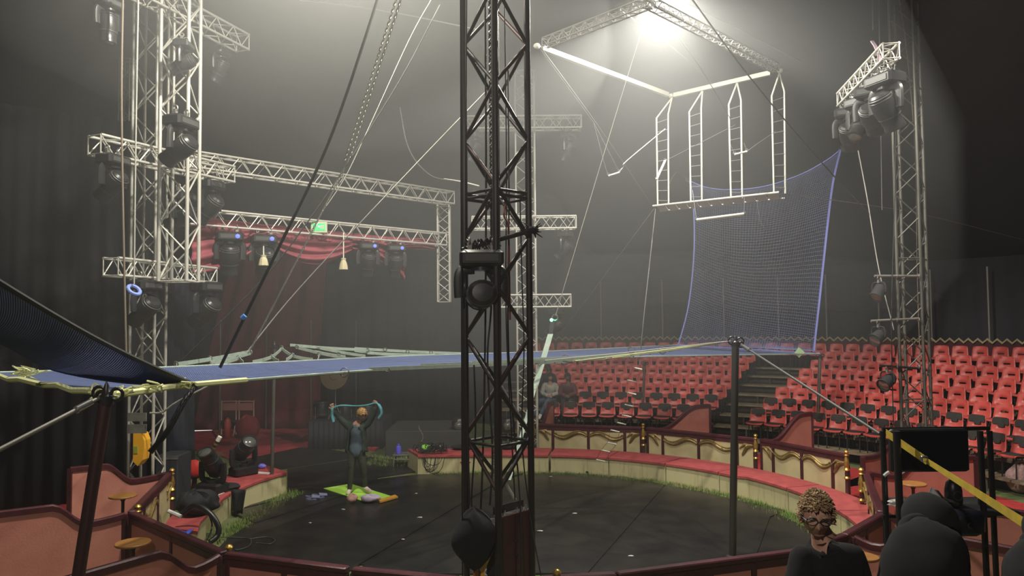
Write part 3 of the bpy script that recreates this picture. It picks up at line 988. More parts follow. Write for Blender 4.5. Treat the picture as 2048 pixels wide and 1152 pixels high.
# =================================================================== NEAR MAST (dark square lattice mast)
def sqmast(t, c, half, rot, z0, z1, bay, rl, rb, ml, mb, hz=(), xbr=False, zstart=None, faces=4):
    """legs on the corners of a square turned by rot; zigzag lacing; hz = heights of horizontal frames"""
    cs = [Vector((c[0] + half * cos(rot + k * pi / 2), c[1] + half * sin(rot + k * pi / 2), 0)) for k in range(4)]
    for v in cs:
        bar('leg', t, (v.x, v.y, z0), (v.x, v.y, z1), rl, ml, 12)
    for k in range(faces):
        a, b = cs[k], cs[(k + 1) % 4]
        z = zstart if zstart is not None else z0
        i = 0
        while z + bay / 2 <= z1 + .01:
            if (i + k) % 2:
                p, q = a, b
            else:
                p, q = b, a
            bar('brace', t, (p.x, p.y, z), (q.x, q.y, z + bay / 2), rb, mb, 8)
            z += bay / 2
            i += 1
        for h_ in hz:
            bar('cross_bar', t, (a.x, a.y, h_), (b.x, b.y, h_), rb, mb, 8)
    return cs
MD = 8.0
mz = lambda y, d=MD: P(995, y, d).z
mx = (P(930, 600, MD).x + P(1059, 600, MD).x) / 2
mhalf = (P(1059, 600, MD).x - P(930, 600, MD).x) / 2
mast = thing('lattice_mast', 'tall dark brown square lattice mast standing at the near box wall', 'mast', (mx, MD, 0))
zA = mz(90)
bay = (mz(92) - mz(284))
hz_ = [mz(388), mz(882), mz(1012)]
zst = zA - bay * 9
cs = [Vector((mx + mhalf * cos(k * pi / 2), MD + mhalf * sin(k * pi / 2), 0)) for k in range(4)]     # right, far, left, near
for v in cs:
    bar('leg', mast, (v.x, v.y, 0.06), (v.x, v.y, 8.3), 0.036, M_STEELB, 14)
for k in range(4):
    a, b = cs[k], cs[(k + 1) % 4]
    nodeL, nodeN = [], []
    # outer legs carry nodes at zA - n*bay, the near and far legs half a bay between
    outer, inner = (a, b) if k in (0, 2) else (b, a)
    for n_ in range(-1, 5):
        zo = zA - n_ * bay
        for zi in (zo + bay / 2, zo - bay / 2):
            if 0.1 < min(zo, zi) and max(zo, zi) < 8.3:
                bar('brace', mast, (outer.x, outer.y, zo), (inner.x, inner.y, zi), 0.021, M_STEELR if (n_ + k) % 3 == 0 else M_STEELB, 8)
    for h_ in hz_[:2] + [hz_[0] - .055]:
        bar('cross_bar', mast, (a.x, a.y, h_), (b.x, b.y, h_), 0.018, M_STEELB, 8)
MB().box((mx - .45, MD - .45, 0.0), (mx + .45, MD + .45, 0.06)).build('base_plate', M_STEELB, mast)
# red brown door panel between near and right leg at the foot
nearl, rightl, leftl, farl = cs[3], cs[0], cs[2], cs[1]
dv = (rightl - nearl).normalized(); dn = Vector((dv.y, -dv.x, 0))
b = MB()
w_ = (rightl - nearl).length
ptop = mz(1024, 7.9)
b.prism([nearl + dv * .05 + Vector((0, 0, .15)), rightl - dv * .035 + Vector((0, 0, .15)), rightl - dv * .035 + Vector((0, 0, ptop)), nearl + dv * .05 + Vector((0, 0, ptop))], dn * -0.02)
pan = b.build('steel_panel', mat('red_brown_panel', (0.10, 0.028, 0.034), 0.5, 0.1, (0.075, 0.02, 0.026), 4), mast)
b = MB()
for u_ in (.10, .52):
    b.tube([nearl + dv * (w_ * u_) + dn * .01 + Vector((0, 0, .2)), nearl + dv * (w_ * u_) + dn * .01 + Vector((0, 0, ptop - .02))], .008, 6)
b.build('panel_rib', M_STEELR, mast)
for z_ in (ptop - .28, ptop - .42, ptop - .78):
    MB().ball(nearl + dv * (w_ * .5) + dn * .012 + Vector((0, 0, z_)), .022, 8, (1, .5, 1)).build('panel_bolt', M_BLACKM, mast)
MB().prism([nearl + dv * .03 + Vector((0, 0, ptop)), rightl - dv * .02 + Vector((0, 0, ptop)), rightl - dv * .02 + Vector((0, 0, ptop + .012)), nearl + dv * .03 + Vector((0, 0, ptop + .012))], dn * -.1).build('angle_shelf', M_CHROME, mast)
MB().prism([nearl + dv * .03 - dn * .1 + Vector((0, 0, ptop)), rightl - dv * .02 - dn * .1 + Vector((0, 0, ptop)), rightl - dv * .02 - dn * .1 + Vector((0, 0, ptop + .09)), nearl + dv * .03 - dn * .1 + Vector((0, 0, ptop + .09))], dn * -.01).build('angle_upstand', M_STEELB, mast)
for u_ in (.12, .25, .62, .75, .88):
    MB().lathe([(.018, 0), (.018, .02), (.008, .02), (.008, .04)], nearl + dv * (w_ * u_) + dn * -.03 + Vector((0, 0, ptop + .012)), 6).build('bolt', M_CHROME, mast)

# winch, cable bundle and black bag at its foot
def cable(name, label, pts, r, m, cat='rope', parent=None, sm=True, n=6):
    pp = smooth_path(pts, 6) if sm and len(pts) > 2 else [Vector(p) for p in pts]
    o = MB().tube(pp, r, n).build(name, m, parent, True, 60)
    if parent is None:
        tag(o, label, cat)
    return o
def PP(lst):      # (px, py, d) triples to places
    return [P(*a) for a in lst]
bag = MB()
bag.grid(lambda u, v: P(948, 1035, 7.62) + Vector((0.22 * sin(pi * v) ** .7 * cos(2 * pi * u) * (1 + .1 * sin(9 * v + 5 * u)), 0.13 * sin(pi * v) ** .7 * sin(2 * pi * u), -0.62 * v + .1 + .02 * sin(6 * pi * u))), 20, 14)
tag(bag.build('coiled_cover', M_TEE, None, True, 80), 'bulging black fabric cover tied to the outer leg of the mast foot', 'cover')
wn = thing('winch', 'dark winch with orange strap inside the foot of the mast', 'winch', (mx - .1, MD, 0.07))
MB().lathe([(.13, 0), (.15, .03), (.15, .68), (.12, .75), (.05, .78)], (mx - .03, MD + .02, .06), 18).build('drum_housing', mat('midnight_blue_paint', (.012, .014, .035), .4), wn)
MB().lathe([(.155, .70), (.165, .71), (.165, .73), (.155, .74)], (mx - .03, MD + .02, .06), 18).build('steel_band', M_ALUD, wn)
MB().cbox((mx - .13, MD - .14, .80), (mx + .06, MD + .12, 1.35), .02).build('motor', M_BLACKM, wn)
b = MB()
b.prism([P(966, 1078, 7.75), P(976, 1080, 7.75), P(985, 1105, 7.75), P(970, 1140, 7.75), P(969, 1152, 7.75), P(961, 1152, 7.75)], (0, .02, 0))
b.build('orange_strap', M_HOISTY, wn)
cable('orange_post', 'narrow orange stake between the cables at the mast foot', PP([(949, 1128, 7.7), (948, 1190, 7.7)]), .012, mat('orange_paint', (.5, .12, .03), .5), 'stake', sm=False)
for i, (pts, la) in enumerate((
        ([(921, -20, 7.6), (922, 300, 7.6), (923, 600, 7.6), (925, 1160, 7.6)], 'black cable hanging just outside the outer leg of the mast'),
        ([(933, 0, 7.9), (931, 400, 7.9), (934, 760, 7.9), (939, 1010, 7.9)], 'black cable taped along the outer leg of the mast'),
        ([(970, -10, 8.0), (972, 300, 8.0), (971, 620, 8.1), (966, 900, 8.0), (960, 1050, 7.9)], 'black cable running down inside the mast'),
        ([(1009, 10, 8.0), (1013, 330, 8.0), (1012, 620, 8.0), (1022, 850, 8.0), (1030, 1000, 8.0)], 'black power cable inside the mast on the panel side'),
        ([(1016, 140, 8.1), (1018, 400, 8.1), (1017, 700, 8.1), (1040, 1000, 7.9), (1043, 1150, 7.7)], 'brown tinted cable inside the mast beside the trapeze side leg'),
        ([(984, 380, 8.0), (983, 600, 8.0), (975, 720, 8.0), (985, 900, 8.0), (980, 1010, 8.0)], 'black cable looping behind the near leg of the mast'),
        ([(1040, 392, 8.0), (1044, 560, 8.0), (1048, 700, 8.0), (1044, 880, 8.0), (1062, 1040, 7.9), (1082, 1152, 7.6)], 'black cable curving out past the mast panel to the floor'),
        ([(948, 730, 8.0), (951, 860, 7.9), (943, 1000, 7.9), (950, 1040, 7.8)], 'thick black cable tail above the black cover'))):
    cable('cable', la, PP(pts), .007 + .002 * (i % 3), M_ROPEK, 'cable')
# chain inside the mast
def chain(name, label, p, q, link=.05, r=.008, m=M_CHROME, cat='chain'):
    p, q = Vector(p), Vector(q)
    d = q - p
    n = int(d.length / (link * .75))
    t = d.normalized()
    u = t.orthogonal().normalized(); w = t.cross(u)
    b = MB()
    for i in range(n):
        c = p + d * ((i + .5) / n)
        s_ = u if i % 2 else w
        pts = [c + t * (link * .5 * cos(a)) + s_ * (link * .28 * sin(a)) for a in [2 * pi * k / 6 for k in range(7)]]
        b.tube(pts, r, 3, caps=False)
    return tag(b.build(name, m, None, True, 80), label, cat)
chain('chain', 'dark hoist chain hanging inside the upper mast', P(980, -10, 8.05), P(984, 470, 8.05), .06, .010, M_STEELB)
chain('chain', 'bright steel chain hanging inside the lower mast', P(990, 800, 7.95), P(989, 1000, 7.95), .04, .005, M_CHROME)
# red rope sling in the mast
cable('red_sling', 'rusty red rope sling knotted inside the mast near the black tape', PP([(1013, 395, 8), (1008, 430, 7.95), (1016, 450, 7.95), (1018, 500, 8), (1020, 640, 8.0)]), .011, mat('rust_red_rope', (.22, .05, .03), .7), 'rope')

# =================================================================== MOVING HEADS AND LAMPS
def moving_head(tilt, up=False, lit=.0, face=None):
    """Built round the origin. Hanging: clamp at the top (z=0), base below, yoke, head. Upright: the same turned over."""
    t = thing('moving_head', '', 'stage light')
    M = Matrix.Rotation(pi, 4, 'X') if up else Matrix.Identity(4)
    if not up:
        b = MB()
        for x in (-.10, .10):
            b.box((x - .02, -.02, -.05), (x + .02, .02, .02))
            b.torus((x, 0, .03), .034, .010, (1, 0, 0), 10, 5)
        b.build('clamp', M_ALUD, t, True, 40, world=False)
    b = MB()
    b.cbox((-.19, -.13, -.19), (.19, .13, -.05), .025, M)
    b.build('base_box', M_BLACK, t, True, 30, world=False)
    MB().box((-.14, -.137, -.15), (.14, -.128, -.09), M).build('front_panel', M_GREYPL, t, True, 30, world=False)
    b = MB()
    for s_ in (-1, 1):
        pts = [(s_ * .06, 0, -.205), (s_ * .15, 0, -.215), (s_ * .185, 0, -.26), (s_ * .19, 0, -.36), (s_ * .185, 0, -.46)]
        b.tube([M @ Vector(p) for p in smooth_path(pts, 3)], [.05] * 13, 8, .6, up=(0, 1, 0))
    b.lathe([(.09, -.225), (.09, -.19)], (0, 0, 0), 12, M)
    b.build('yoke', M_BLACK, t, True, 40, world=False)
    # head: barrel along local -Z tilted about X at (0,0,-.44)
    T = M @ Matrix.Translation((0, 0, -.44)) @ Matrix.Rotation(rad(tilt), 4, 'X')
    b = MB()
    prof = [(.02, .20), (.09, .195), (.12, .17), (.135, .10), (.14, .02), (.135, -.05), (.118, -.12), (.115, -.20), (.122, -.215), (.122, -.245), (.10, -.25), (.095, -.235)]
    b.rings([[(r_ * cos(2 * pi * k / 18), r_ * 0.86 * sin(2 * pi * k / 18), z_) for k in range(18)] for r_, z_ in prof], T)
    h = b.build('lamp_head', M_BLACK, t, True, 35, world=False)
    b = MB()
    b.rings([[(r_ * cos(2 * pi * k / 18), r_ * .86 * sin(2 * pi * k / 18), z_) for k in range(18)] for r_, z_ in ((.095, -.236), (.07, -.25), (.03, -.258), (.003, -.26))], T)
    b.build('lens', M_LENS, h, True, 60, world=False)
    b = MB()
    for z_ in (.15, .12, .09, -.09):
        b.rings([[((r_ + .002) * cos(2 * pi * k / 18), (r_ + .002) * .86 * sin(2 * pi * k / 18), z_ + dz) for k in range(18)] for r_, dz in ((.128 if z_ > 0 else .127, .006), (.133 if z_ > 0 else .129, 0), (.128 if z_ > 0 else .127, -.006))], T)
    b.build('cooling_rib', M_GREYPL, h, True, 60, world=False)
    return t
MH = {}
def head(kind, label, loc, yaw, s=1.0, group=None, tiltx=None, roll=None):
    tilt, up = kind
    if kind not in MH:
        o = moving_head(tilt, up)
        MH[kind] = (o, tree(o))
        first = True
    else:
        o = copy_tree(MH[kind][0], kids=MH[kind][1])
    o.location = loc
    o.rotation_euler = (tiltx or 0, roll or 0, rad(yaw))
    o.scale = (s, s, s)
    o['label'] = label
    return o

# =================================================================== TRUSSES, STAGE SIDE
def tr(name, label, A, B, w, bay, m, rc_=.025, rb_=.011, up=(0, 0, 1), hgt=None, cat='truss', ends=True):
    A, B = Vector(A), Vector(B)
    c = (A + B) / 2
    t = thing(name, label, cat, (c.x, c.y, min(A.z, B.z)))
    truss(t, A, B, w, bay, m, rc_, rb_, up, ends, 0, False, hgt)
    return t
zT1, zT2, zT3 = 8.65, 6.17, 4.33
# hung vertical truss with the two bright front chords
VT = 11.55
xl, xr = P(322, 300, VT).x, P(373, 300, VT).x
tr('vertical_truss', 'pale aluminium truss tower hanging beside the stage entrance, nearest pair of chords', ((xl + xr) / 2, VT + .22, P(348, 562, VT).z), ((xl + xr) / 2, VT + .22, 9.6), .44, .92, M_ALU, .030, .014, up=(1, 0, 0))
xl2, xr2 = P(247, 300, 12.6).x, P(292, 300, 12.6).x
tr('vertical_truss', 'pale aluminium truss tower standing on the ground behind the hanging one', ((xl2 + xr2) / 2 + .07, 13.0, 0.06), ((xl2 + xr2) / 2 + .07, 13.0, 9.8), .42, .85, M_ALU, .027, .013, up=(1, 0, 0))
tr('vertical_truss', 'slender aluminium truss pair behind the drape corner, ending above the blue ring', (X(238, 15.3) + .1, 15.3, P(240, 592, 15.3).z), (X(238, 15.3) + .1, 15.3, 9.0), .22, .5, M_ALUD, .022, .011, up=(1, 0, 0))
def lvl(px, z, d):
    return Vector((P(px, 640, d).x, d, z))
# cross trusses
t1 = tr('cross_truss', 'uppermost aluminium cross truss on the stage side tower', (-6.05, 10.3, zT1), (-4.93, 13.45, zT1 - .02), .28, .42, M_ALU, .022, .010)
t2 = tr('cross_truss', 'middle aluminium cross truss on the stage side tower', (-6.25, 11.0, zT2), (-5.15, 13.4, zT2), .28, .42, M_ALU, .024, .011)
t3 = tr('cross_truss', 'lowest aluminium cross truss on the stage side tower', (-5.98, 11.0, zT3), (-5.45, 13.35, zT3), .26, .42, M_ALU, .022, .010)
# portal: two beams and a hanging leg
zB1, zB2 = 6.46, 5.40
A1, B1 = Vector((X(372, 13.4), 13.4, zB1)), Vector((X(902, 18.1), 18.1, zB1 + .02))
A2, B2 = Vector((X(372, 13.3), 13.3, zB2)), Vector((X(886, 18.0), 18.0, zB2 + .05))
tr('portal_beam', 'upper long aluminium truss beam of the stage portal', A1, B1, .29, .46, M_ALU, .022, .010)
tr('portal_beam', 'lower long aluminium truss beam carrying the exit sign and wine drapery', A2, B2, .29, .46, M_ALU, .022, .010)
xp = X(888, 18.25)
tr('portal_leg', 'hanging vertical truss at the far end of the stage portal, beside the mast', (xp, 18.3, P(888, 604, 18.3).z), (xp, 18.3, zB1 - .12), .29, .46, M_ALU, .022, .010, up=(1, 0, 0))
# chain hoist in the tower foot
hx = P(283, 895, 12.6)
t = thing('chain_hoist', 'yellow chain hoist hanging in the foot of the stage side tower', 'hoist', (hx.x, 12.6, hx.z - .3))
z0_ = P(283, 930, 12.6).z; z1_ = P(283, 865, 12.6).z
xa, xb = P(272, 900, 12.6).x, P(294, 900, 12.6).x
b = MB()
b.prism([(xa, 12.5, z0_ + .08), (xa + .08, 12.5, z0_), (xa + .16, 12.5, z0_ + .1), (xb, 12.5, z0_ + .28), (xb, 12.5, z1_ - .12), (xb - .05, 12.5, z1_), (xa, 12.5, z1_)], (0, .22, 0))
b.build('hoist_body', M_HOISTY, t, False)
MB().box((xa + .015, 12.49, (z0_ + z1_) / 2 - .06), (xa + .08, 12.499, (z0_ + z1_) / 2 + .06)).build('rating_plate', M_GREENL, t)
MB().torus(((xa + xb) / 2, 12.6, z1_ + .05), .045, .012, (0, 1, 0), 14, 6).build('top_hook', M_CHROME, t)
bar('hoist_chain', t, ((xa + xb) / 2, 12.6, z1_ + .08), ((xa + xb) / 2, 12.6, P(280, 745, 12.6).z), .008, M_CHROME, 6)
for (ya, yb_) in ((825, 842), (848, 866)):
    c0, c1 = P(258, yb_, 12.55), P(295, ya, 12.55)
    MB().box((c0.x, 12.50, c0.z), (c1.x, 12.53, c1.z)).build('gusset_plate', M_ALUD, t)
# flight case and black cloth behind
c0 = P(318, 975, 14.0)
case = thing('equipment_case', 'dark equipment case against the navy curtain', 'case', (X(337, 14.2), 14.2, 0))
MB().cbox((X(318, 14.0), 13.9, 0), (X(363, 14.0), 14.5, P(340, 910, 14.0).z), .02).build('case_body', mat('charcoal_case', (.03, .032, .04), .6), case, True, 30)
MB().box((X(318, 14.0) - .005, 13.89, P(340, 917, 14).z), (X(363, 14.0) + .005, 13.905, P(340, 913, 14).z)).build('metal_edge', M_ALUD, case)

# tower behind the mast with three cross trusses
TB = 18.5
xb0, xb1 = X(1033, TB), X(1074, TB)
tr('vertical_truss', 'aluminium truss tower seen through and beside the near mast', ((xb0 + xb1) / 2, TB + .25, .06), ((xb0 + xb1) / 2, TB + .25, P(1050, 140, TB).z), .48, .8, M_ALU, .026, .012, up=(1, 0, 0))
for (x0, x1, y, la) in ((932, 1166, 249, 'top'), (946, 1153, 447, 'middle'), (1002, 1141, 602, 'lowest')):
    z_ = P(1100, y, TB).z
    tr('cross_truss', '%s cross truss of the truss tower behind the near mast' % la, (X(x0, TB), TB - .15, z_), (X(x1, TB), TB - .15, z_), .30, .42, M_ALU, .024, .011)

# =================================================================== MAST BESIDE THE SEATS
RD = 14.0
rm = thing('lattice_mast', 'grey galvanised lattice mast rising between the red chairs', 'mast', (X(1818, RD), RD, 0))
q = [Vector((X(1789, RD - .1), RD - .25, 0)), Vector((X(1836, RD - .1), RD - .25, 0)), Vector((X(1854, RD + .3), RD + .25, 0)), Vector((X(1806, RD + .3), RD + .25, 0))]
for v in q:
    bar('leg', rm, (v.x, v.y, .05), (v.x, v.y, 9.6), .030, M_MASTG, 10)
for k in range(4):
    a, b_ = q[k], q[(k + 1) % 4]
    z_ = .3 + .2 * (k % 2)
    i = 0
    while z_ < 9.2:
        p_, q_ = (a, b_) if (i + k) % 2 else (b_, a)
        bar('brace', rm, (p_.x, p_.y, z_), (q_.x, q_.y, z_ + .42), .012, M_MASTG, 6)
        z_ += .42
        i += 1
    for h_ in (1.9, P(1830, 518, RD).z, 7.9):
        bar('cross_bar', rm, (a.x, a.y, h_), (b_.x, b_.y, h_), .014, M_MASTG, 6)
MB().box((q[0].x - .1, RD - .35, 0), (q[2].x + .1, RD + .35, .05)).build('base_plate', M_MASTG, rm)
def par(label, loc, yaw, tilt, s=1.0):
    t = thing('par_can', label, 'stage light', loc, rad(yaw))
    t.scale = (s, s, s)
    T = Matrix.Translation((0, 0, -.26)) @ Matrix.Rotation(rad(tilt), 4, 'X')
    b = MB()
    b.torus((0, 0, .0), .035, .010, (1, 0, 0), 10, 5)
    b.box((-.018, -.02, -.09), (.018, .02, -.03))
    b.build('clamp', M_ALUD, t, True, 40, world=False)
    MB().tube(smooth_path([(-.135, 0, -.26), (-.135, 0, -.14), (-.10, 0, -.085), (0, 0, -.08), (.10, 0, -.085), (.135, 0, -.14), (.135, 0, -.26)], 3), .014, 6).build('yoke', M_BLACKM, t, True, 40, world=False)
    prof = [(.01, .20), (.06, .195), (.085, .16), (.11, .10), (.115, -.12), (.13, -.125), (.13, -.15), (.112, -.15), (.108, -.13)]
    h = MB().rings([[(r_ * cos(2 * pi * k / 16), r_ * sin(2 * pi * k / 16), z_) for k in range(16)] for r_, z_ in prof], T)
    h = h.build('can', M_BLACKM, t, True, 35, world=False)
    MB().rings([[(r_ * cos(2 * pi * k / 16), r_ * sin(2 * pi * k / 16), z_) for k in range(16)] for r_, z_ in ((.108, -.132), (.06, -.142), (.003, -.145))], T).build('glass', M_LENS, h, True, 60, world=False)
    return t
for (xa_, ya_, xb_, yb_, la, o_) in ((1749, 552, 1837, 552, 'upper', 0), (1742, 642, 1838, 637, 'middle', 0), (1760, 731, 1841, 737, 'lower', 0)):
    p_, q_ = P(xa_, ya_, RD - .32), P(xb_, yb_, RD - .32)
    t = thing('scaffold_arm', '%s short scaffold tube clamped across the grey mast by the seats' % la, 'scaffold tube', ((p_ + q_) / 2))
    bar('tube', t, p_, q_, .024, M_ALUD if la != 'lower' else M_BLACK, 10)
    for x_ in (1793, 1837):
        c = P(x_, (ya_ + yb_) / 2, RD - .31)
        MB().torus(c, .034, .012, (1, 0, 0), 10, 6).build('clamp', M_CHROME, t)
par('black lamp can hanging from the upper scaffold tube, glass towards the net', P(1757, 556, RD - .32), -62, 118 - 180 + 20, 1.0)
par('black lamp can under the middle scaffold tube, before the zigzag trim', P(1756, 645, RD - .32), -62, -62, 1.0)
par('black lamp can under the lowest scaffold tube, before the red chairs', P(1774, 735, RD - .32), -62, -62, 1.0)
# vertical cables on that mast
for (pts, la) in (([(1745, -10, 12.5), (1746, 60, 12.5)], 'short grey hanging line above the pale pink sling'),
                  ([(1758, -10, 13.0), (1761, 230, 13.0), (1764, 420, 13.1)], 'thin grey line hanging beside the grey mast'),
                  ([(1793, 110, 13.6), (1790, 380, 13.6), (1783, 640, 13.6), (1787, 850, 13.6)], 'black cable strapped along the outer leg of the grey mast'),
                  ([(1798, 0, 13.8), (1812, 90, 13.8), (1830, 300, 13.9), (1836, 600, 13.9), (1846, 850, 13.8)], 'reddish cable winding down inside the grey mast')):
    cable('cable', la, PP(pts), .010, M_ROPEK if 'black' in la else (M_ROPEB if 'reddish' in la else M_WIRE), 'cable')
sl = MB().tube(smooth_path(PP([(1744, 82, 11.2), (1752, 95, 11.1), (1757, 112, 11.1), (1763, 125, 11.1)]), 4), [.03] * 13, 6, .4)
tag(sl.build('lifting_sling', mat('pale_pink_webbing', (.55, .40, .50), .7), None), 'pale pink sling holding the tilted lamp truss by the grey mast', 'sling')
# lamp truss beside it
zs = 7.35
SA, SB = Vector((X(1799, 10.6), 10.6, zs)), Vector((X(1700, 13.0), 13.0, zs))
tr('lamp_truss', 'short aluminium truss crowded with lamps beside the grey mast', SA, SB, .22, .32, M_ALU, .022, .010)
for k, (u_, kind, yaw, s_, la) in enumerate(((.16, (35, False), -70, 1.35, 'largest black moving head under the lamp truss, nearest the grey mast'), (.42, (55, False), -40, 1.25, 'second moving head under the lamp truss from the grey mast'),
                                   (.66, (-40, False), -60, 1.2, 'third moving head under the lamp truss with a pale lens'), (.93, (50, False), -30, 1.2, 'moving head at the far low end of the lamp truss'))):
    p_ = lerp(SA, SB, u_)
    head(kind, la, (p_.x + .03, p_.y, zs - .16), yaw, s_)
# heads on stage side trusses
def onT(A, B, u, z):
    p_ = lerp(A, B, u)
    return (p_.x, p_.y, z)
head((0, False), 'dim moving head hanging from the near end of the uppermost cross truss', (X(208, 10.4), 10.4, P(205, -8, 10.4).z), 70, 1.0)
head((28, False), 'thin looking moving head under the far end of the uppermost cross truss', (X(436, 13.3), 13.3, P(436, 92, 13.3).z), 80, 1.0)
head((62, False), 'moving head tucked into the upper part of the hanging tower', (X(362, 11.3), 11.3, P(362, 78, 11.3).z), 95, .9)
head((58, False), 'large moving head catching the light above the middle cross truss', (X(358, 11.0), 11.0, P(358, 226, 11.0).z), 75, 1.25)
head((50, False), 'moving head under the near end of the middle cross truss', (X(222, 11.05), 11.05, P(225, 303, 11.05).z), 75, 1.15)
head((45, False), 'moving head under the far end of the middle cross truss', (X(418, 13.3), 13.3, P(418, 353, 13.3).z), 75, 1.3)
head((65, False), 'round moving head in the hanging tower at the drapery edge', (X(362, 12.2), 12.2, P(362, 378, 12.2).z), 80, 1.1)
head((52, False), 'moving head under the near half of the lowest cross truss, behind the blue ring', (X(290, 11.6), 11.6, P(288, 553, 11.6).z), 72, 1.2)
head((50, False), 'moving head under the far end of the lowest cross truss', (X(412, 13.2), 13.2, P(412, 556, 13.2).z), 72, 1.35)
dB = (B2 - A2)
for i, (px, la, k_) in enumerate(((455, 'moving head before the drapery, nearest the hanging tower', 24), (524, 'moving head above the first cream tassel on the drapery beam', 40), (732, 'moving head on the drapery beam just past the second tassel', 24), (787, 'moving head on the drapery beam nearest its far end', 24))):
    k = (px - 1024) / F
    # where that column crosses the beam
    u_ = (k * A2.y - A2.x) / (dB.x - k * dB.y)
    p_ = lerp(A2, B2, u_)
    o = head((k_, False), la, (p_.x + .05, p_.y - .05, p_.z - .17), 25, 1.25 if px < 600 else 1.15)
    bl = MB().ball((p_.x + .22, p_.y - .28, p_.z - .30), .035, 8)
    bo = bl.build('status_display', M_LEDB, o)
    bo.location = (0.10, -.14, -.12)
    bo.scale = (1, 1, 1)
    bo.data.transform(Matrix.Translation(-Vector((p_.x + .22, p_.y - .28, p_.z - .30)) + wloc(o)))
for (px, py, la, k_) in ((1141, 264, 'moving head under the top cross truss, pointing down at the ring', (30, False)), (1132, 460, 'moving head under the middle cross truss beside the mast', (48, False)), (1112, 614, 'moving head under the lowest cross truss above the top seats', (55, False)),
                   (952, 264, 'moving head seen between mast legs under the top cross truss', (30, False))):
    head(k_, la, (X(px, TB - .15), TB - .15, P(px, py, TB).z), 60, 1.15)
head((84, False), 'big black moving head clamped inside the near mast', (P(962, 490, 7.72).x, 7.72, P(955, 490, 7.72).z), 6, 1.2)
# clamp tube that carries it, with black tape tail
t = thing('scaffold_arm', 'black scaffold tube through the near mast, ending in a knot of black tape', 'scaffold tube', P(1000, 480, 7.8))
bar('tube', t, P(922, 500, 7.75), P(1075, 458, 7.9), .026, M_BLACK, 10)
b = MB()
for k in range(26):
    a = k * 1.1
    c = P(1066 + 3 * sin(a), 460 + 4 * cos(k), 7.86)
    b.tube([c, c + Vector((.09 * cos(a * 2.1), .03 * sin(a), .07 * sin(a * 1.7)))], [.012, .004], 5)
b.ball(P(1064, 460, 7.86), .055, 10, (1.2, 1, .8))
b.build('tape_knot', M_TEE, t)
b = MB()
for k in range(30):
    a = k * 1.7
    c = P(930 + 2.2 * k, 498 - k * .5, 7.74)
    b.tube(smooth_path([c, c + Vector((.03 * cos(a), -.03, .07 * abs(sin(a)))), c + Vector((.07 * sin(a), -.02, .02 * cos(a) - .04))], 3), .007, 5)
b.build('cable_tangle', M_ROPEK, t)
# movers on the kerb
for (px, py, la, yaw, k_, s_) in ((425, 985, 'black moving head on the kerb with its round glass towards the ring', -20, (38, True), 1.3), (487, 950, 'second black moving head on the kerb, nearer the grass and stage entrance', 50, (52, True), 1.3)):
    p_ = G(px, py, .43)
    o = head(k_, la, (p_.x, p_.y, .43 - .05 * s_ + .0), yaw, s_)

# =================================================================== EXIT SIGN, DRAPERY, TASSELS
k = (643 - 1024) / F
u_ = (k * A2.y - A2.x) / (dB.x - k * dB.y)
p_ = lerp(A2, B2, u_)
ex = thing('exit_sign', 'lit green exit sign fixed to the lower portal beam', 'sign', (p_.x, p_.y - .22, p_.z - .2))
fr = Matrix.Translation((p_.x, p_.y - .22, p_.z + .02)) @ Matrix.Rotation(rad(8), 4, 'Z')
MB().cbox((-.165, -.015, -.13), (.165, .03, .10), .008, fr).build('sign_box', M_EXITW, ex, True, 30)
MB().box((-.12, -.022, -.085), (.12, -.0155, .06), fr).build('green_panel', M_EXITG, ex, False)
rn = MB()          # running figure and arrow
rn.ball((-.045, -.027, .038), .013, 8, (1, .3, 1), fr)
for q_ in (((-.05, .02), (-.06, -.015), .010), ((-.06, -.015), (-.035, -.04), .007), ((-.035, -.04), (-.045, -.07), .006), ((-.06, -.015), (-.09, -.03), .007), ((-.09, -.03), (-.11, -.03), .006), ((-.05, .015), (-.02, .0), .005), ((-.05, .015), (-.085, .01), .005)):
    rn.tube([fr @ Vector((q_[0][0], -.027, q_[0][1])), fr @ Vector((q_[1][0], -.027, q_[1][1]))], q_[2], 6)
rn.prism([fr @ Vector(v) for v in ((.03, -.026, -.05), (.10, -.026, -.05), (.10, -.026, .03), (.03, -.026, .03))], (0, -.002, 0))
rn.build('running_figure', M_EXITW, ex)
MB().ball((.0, -.03, .0), .022, 10, (1, .5, 1), fr).build('led', M_EXITL, ex)

def swag(name, label, p, q, top0, top1, drop0, dropm, drop1, m, seed=0, thick=.01):
    """cloth hung between p and q (px at both ends), folds sweep along the curve"""
    b = MB()
    def fn(u, v):
        base = lerp(p, q, u)
        zt = top0 + (top1 - top0) * u
        s_ = sin(pi * u)
        dr = drop0 * (1 - u) + drop1 * u + (dropm - (drop0 + drop1) / 2) * s_
        z = zt - dr * v
        d = .07 * sin(v * 26 + 3 * s_ + seed) * (.4 + .6 * v) + .04 * sin(v * 11 + u * 5 + seed)
        return (base.x + .3 * d, base.y - .12 - d, z)
    b.grid(fn, 40, 60)
    return tag(b.build(name, m, None, True, 80, thick=thick), label, 'drapery')
def onB(px):
    k = (px - 1024) / F
    u_ = (k * A2.y - A2.x) / (dB.x - k * dB.y)
    p_ = lerp(A2, B2, u_)
    return Vector((p_.x, p_.y + .25, 0)), p_
def zat(px, py, extra=.13):
    v, p_ = onB(px)
    return P(px, py, v.y - .12).z
v0, v1, v2, v3 = onB(376)[0], onB(530)[0], onB(702)[0], onB(808)[0]
swag('swagged_drape', 'wine red velvet swag at the hanging tower end of the beam', v0, v1, zat(376, 432), zat(530, 450), zat(376, 432) - zat(376, 545), zat(450, 441) - zat(450, 532), zat(530, 450) - zat(530, 478), M_DRAPE, 0)
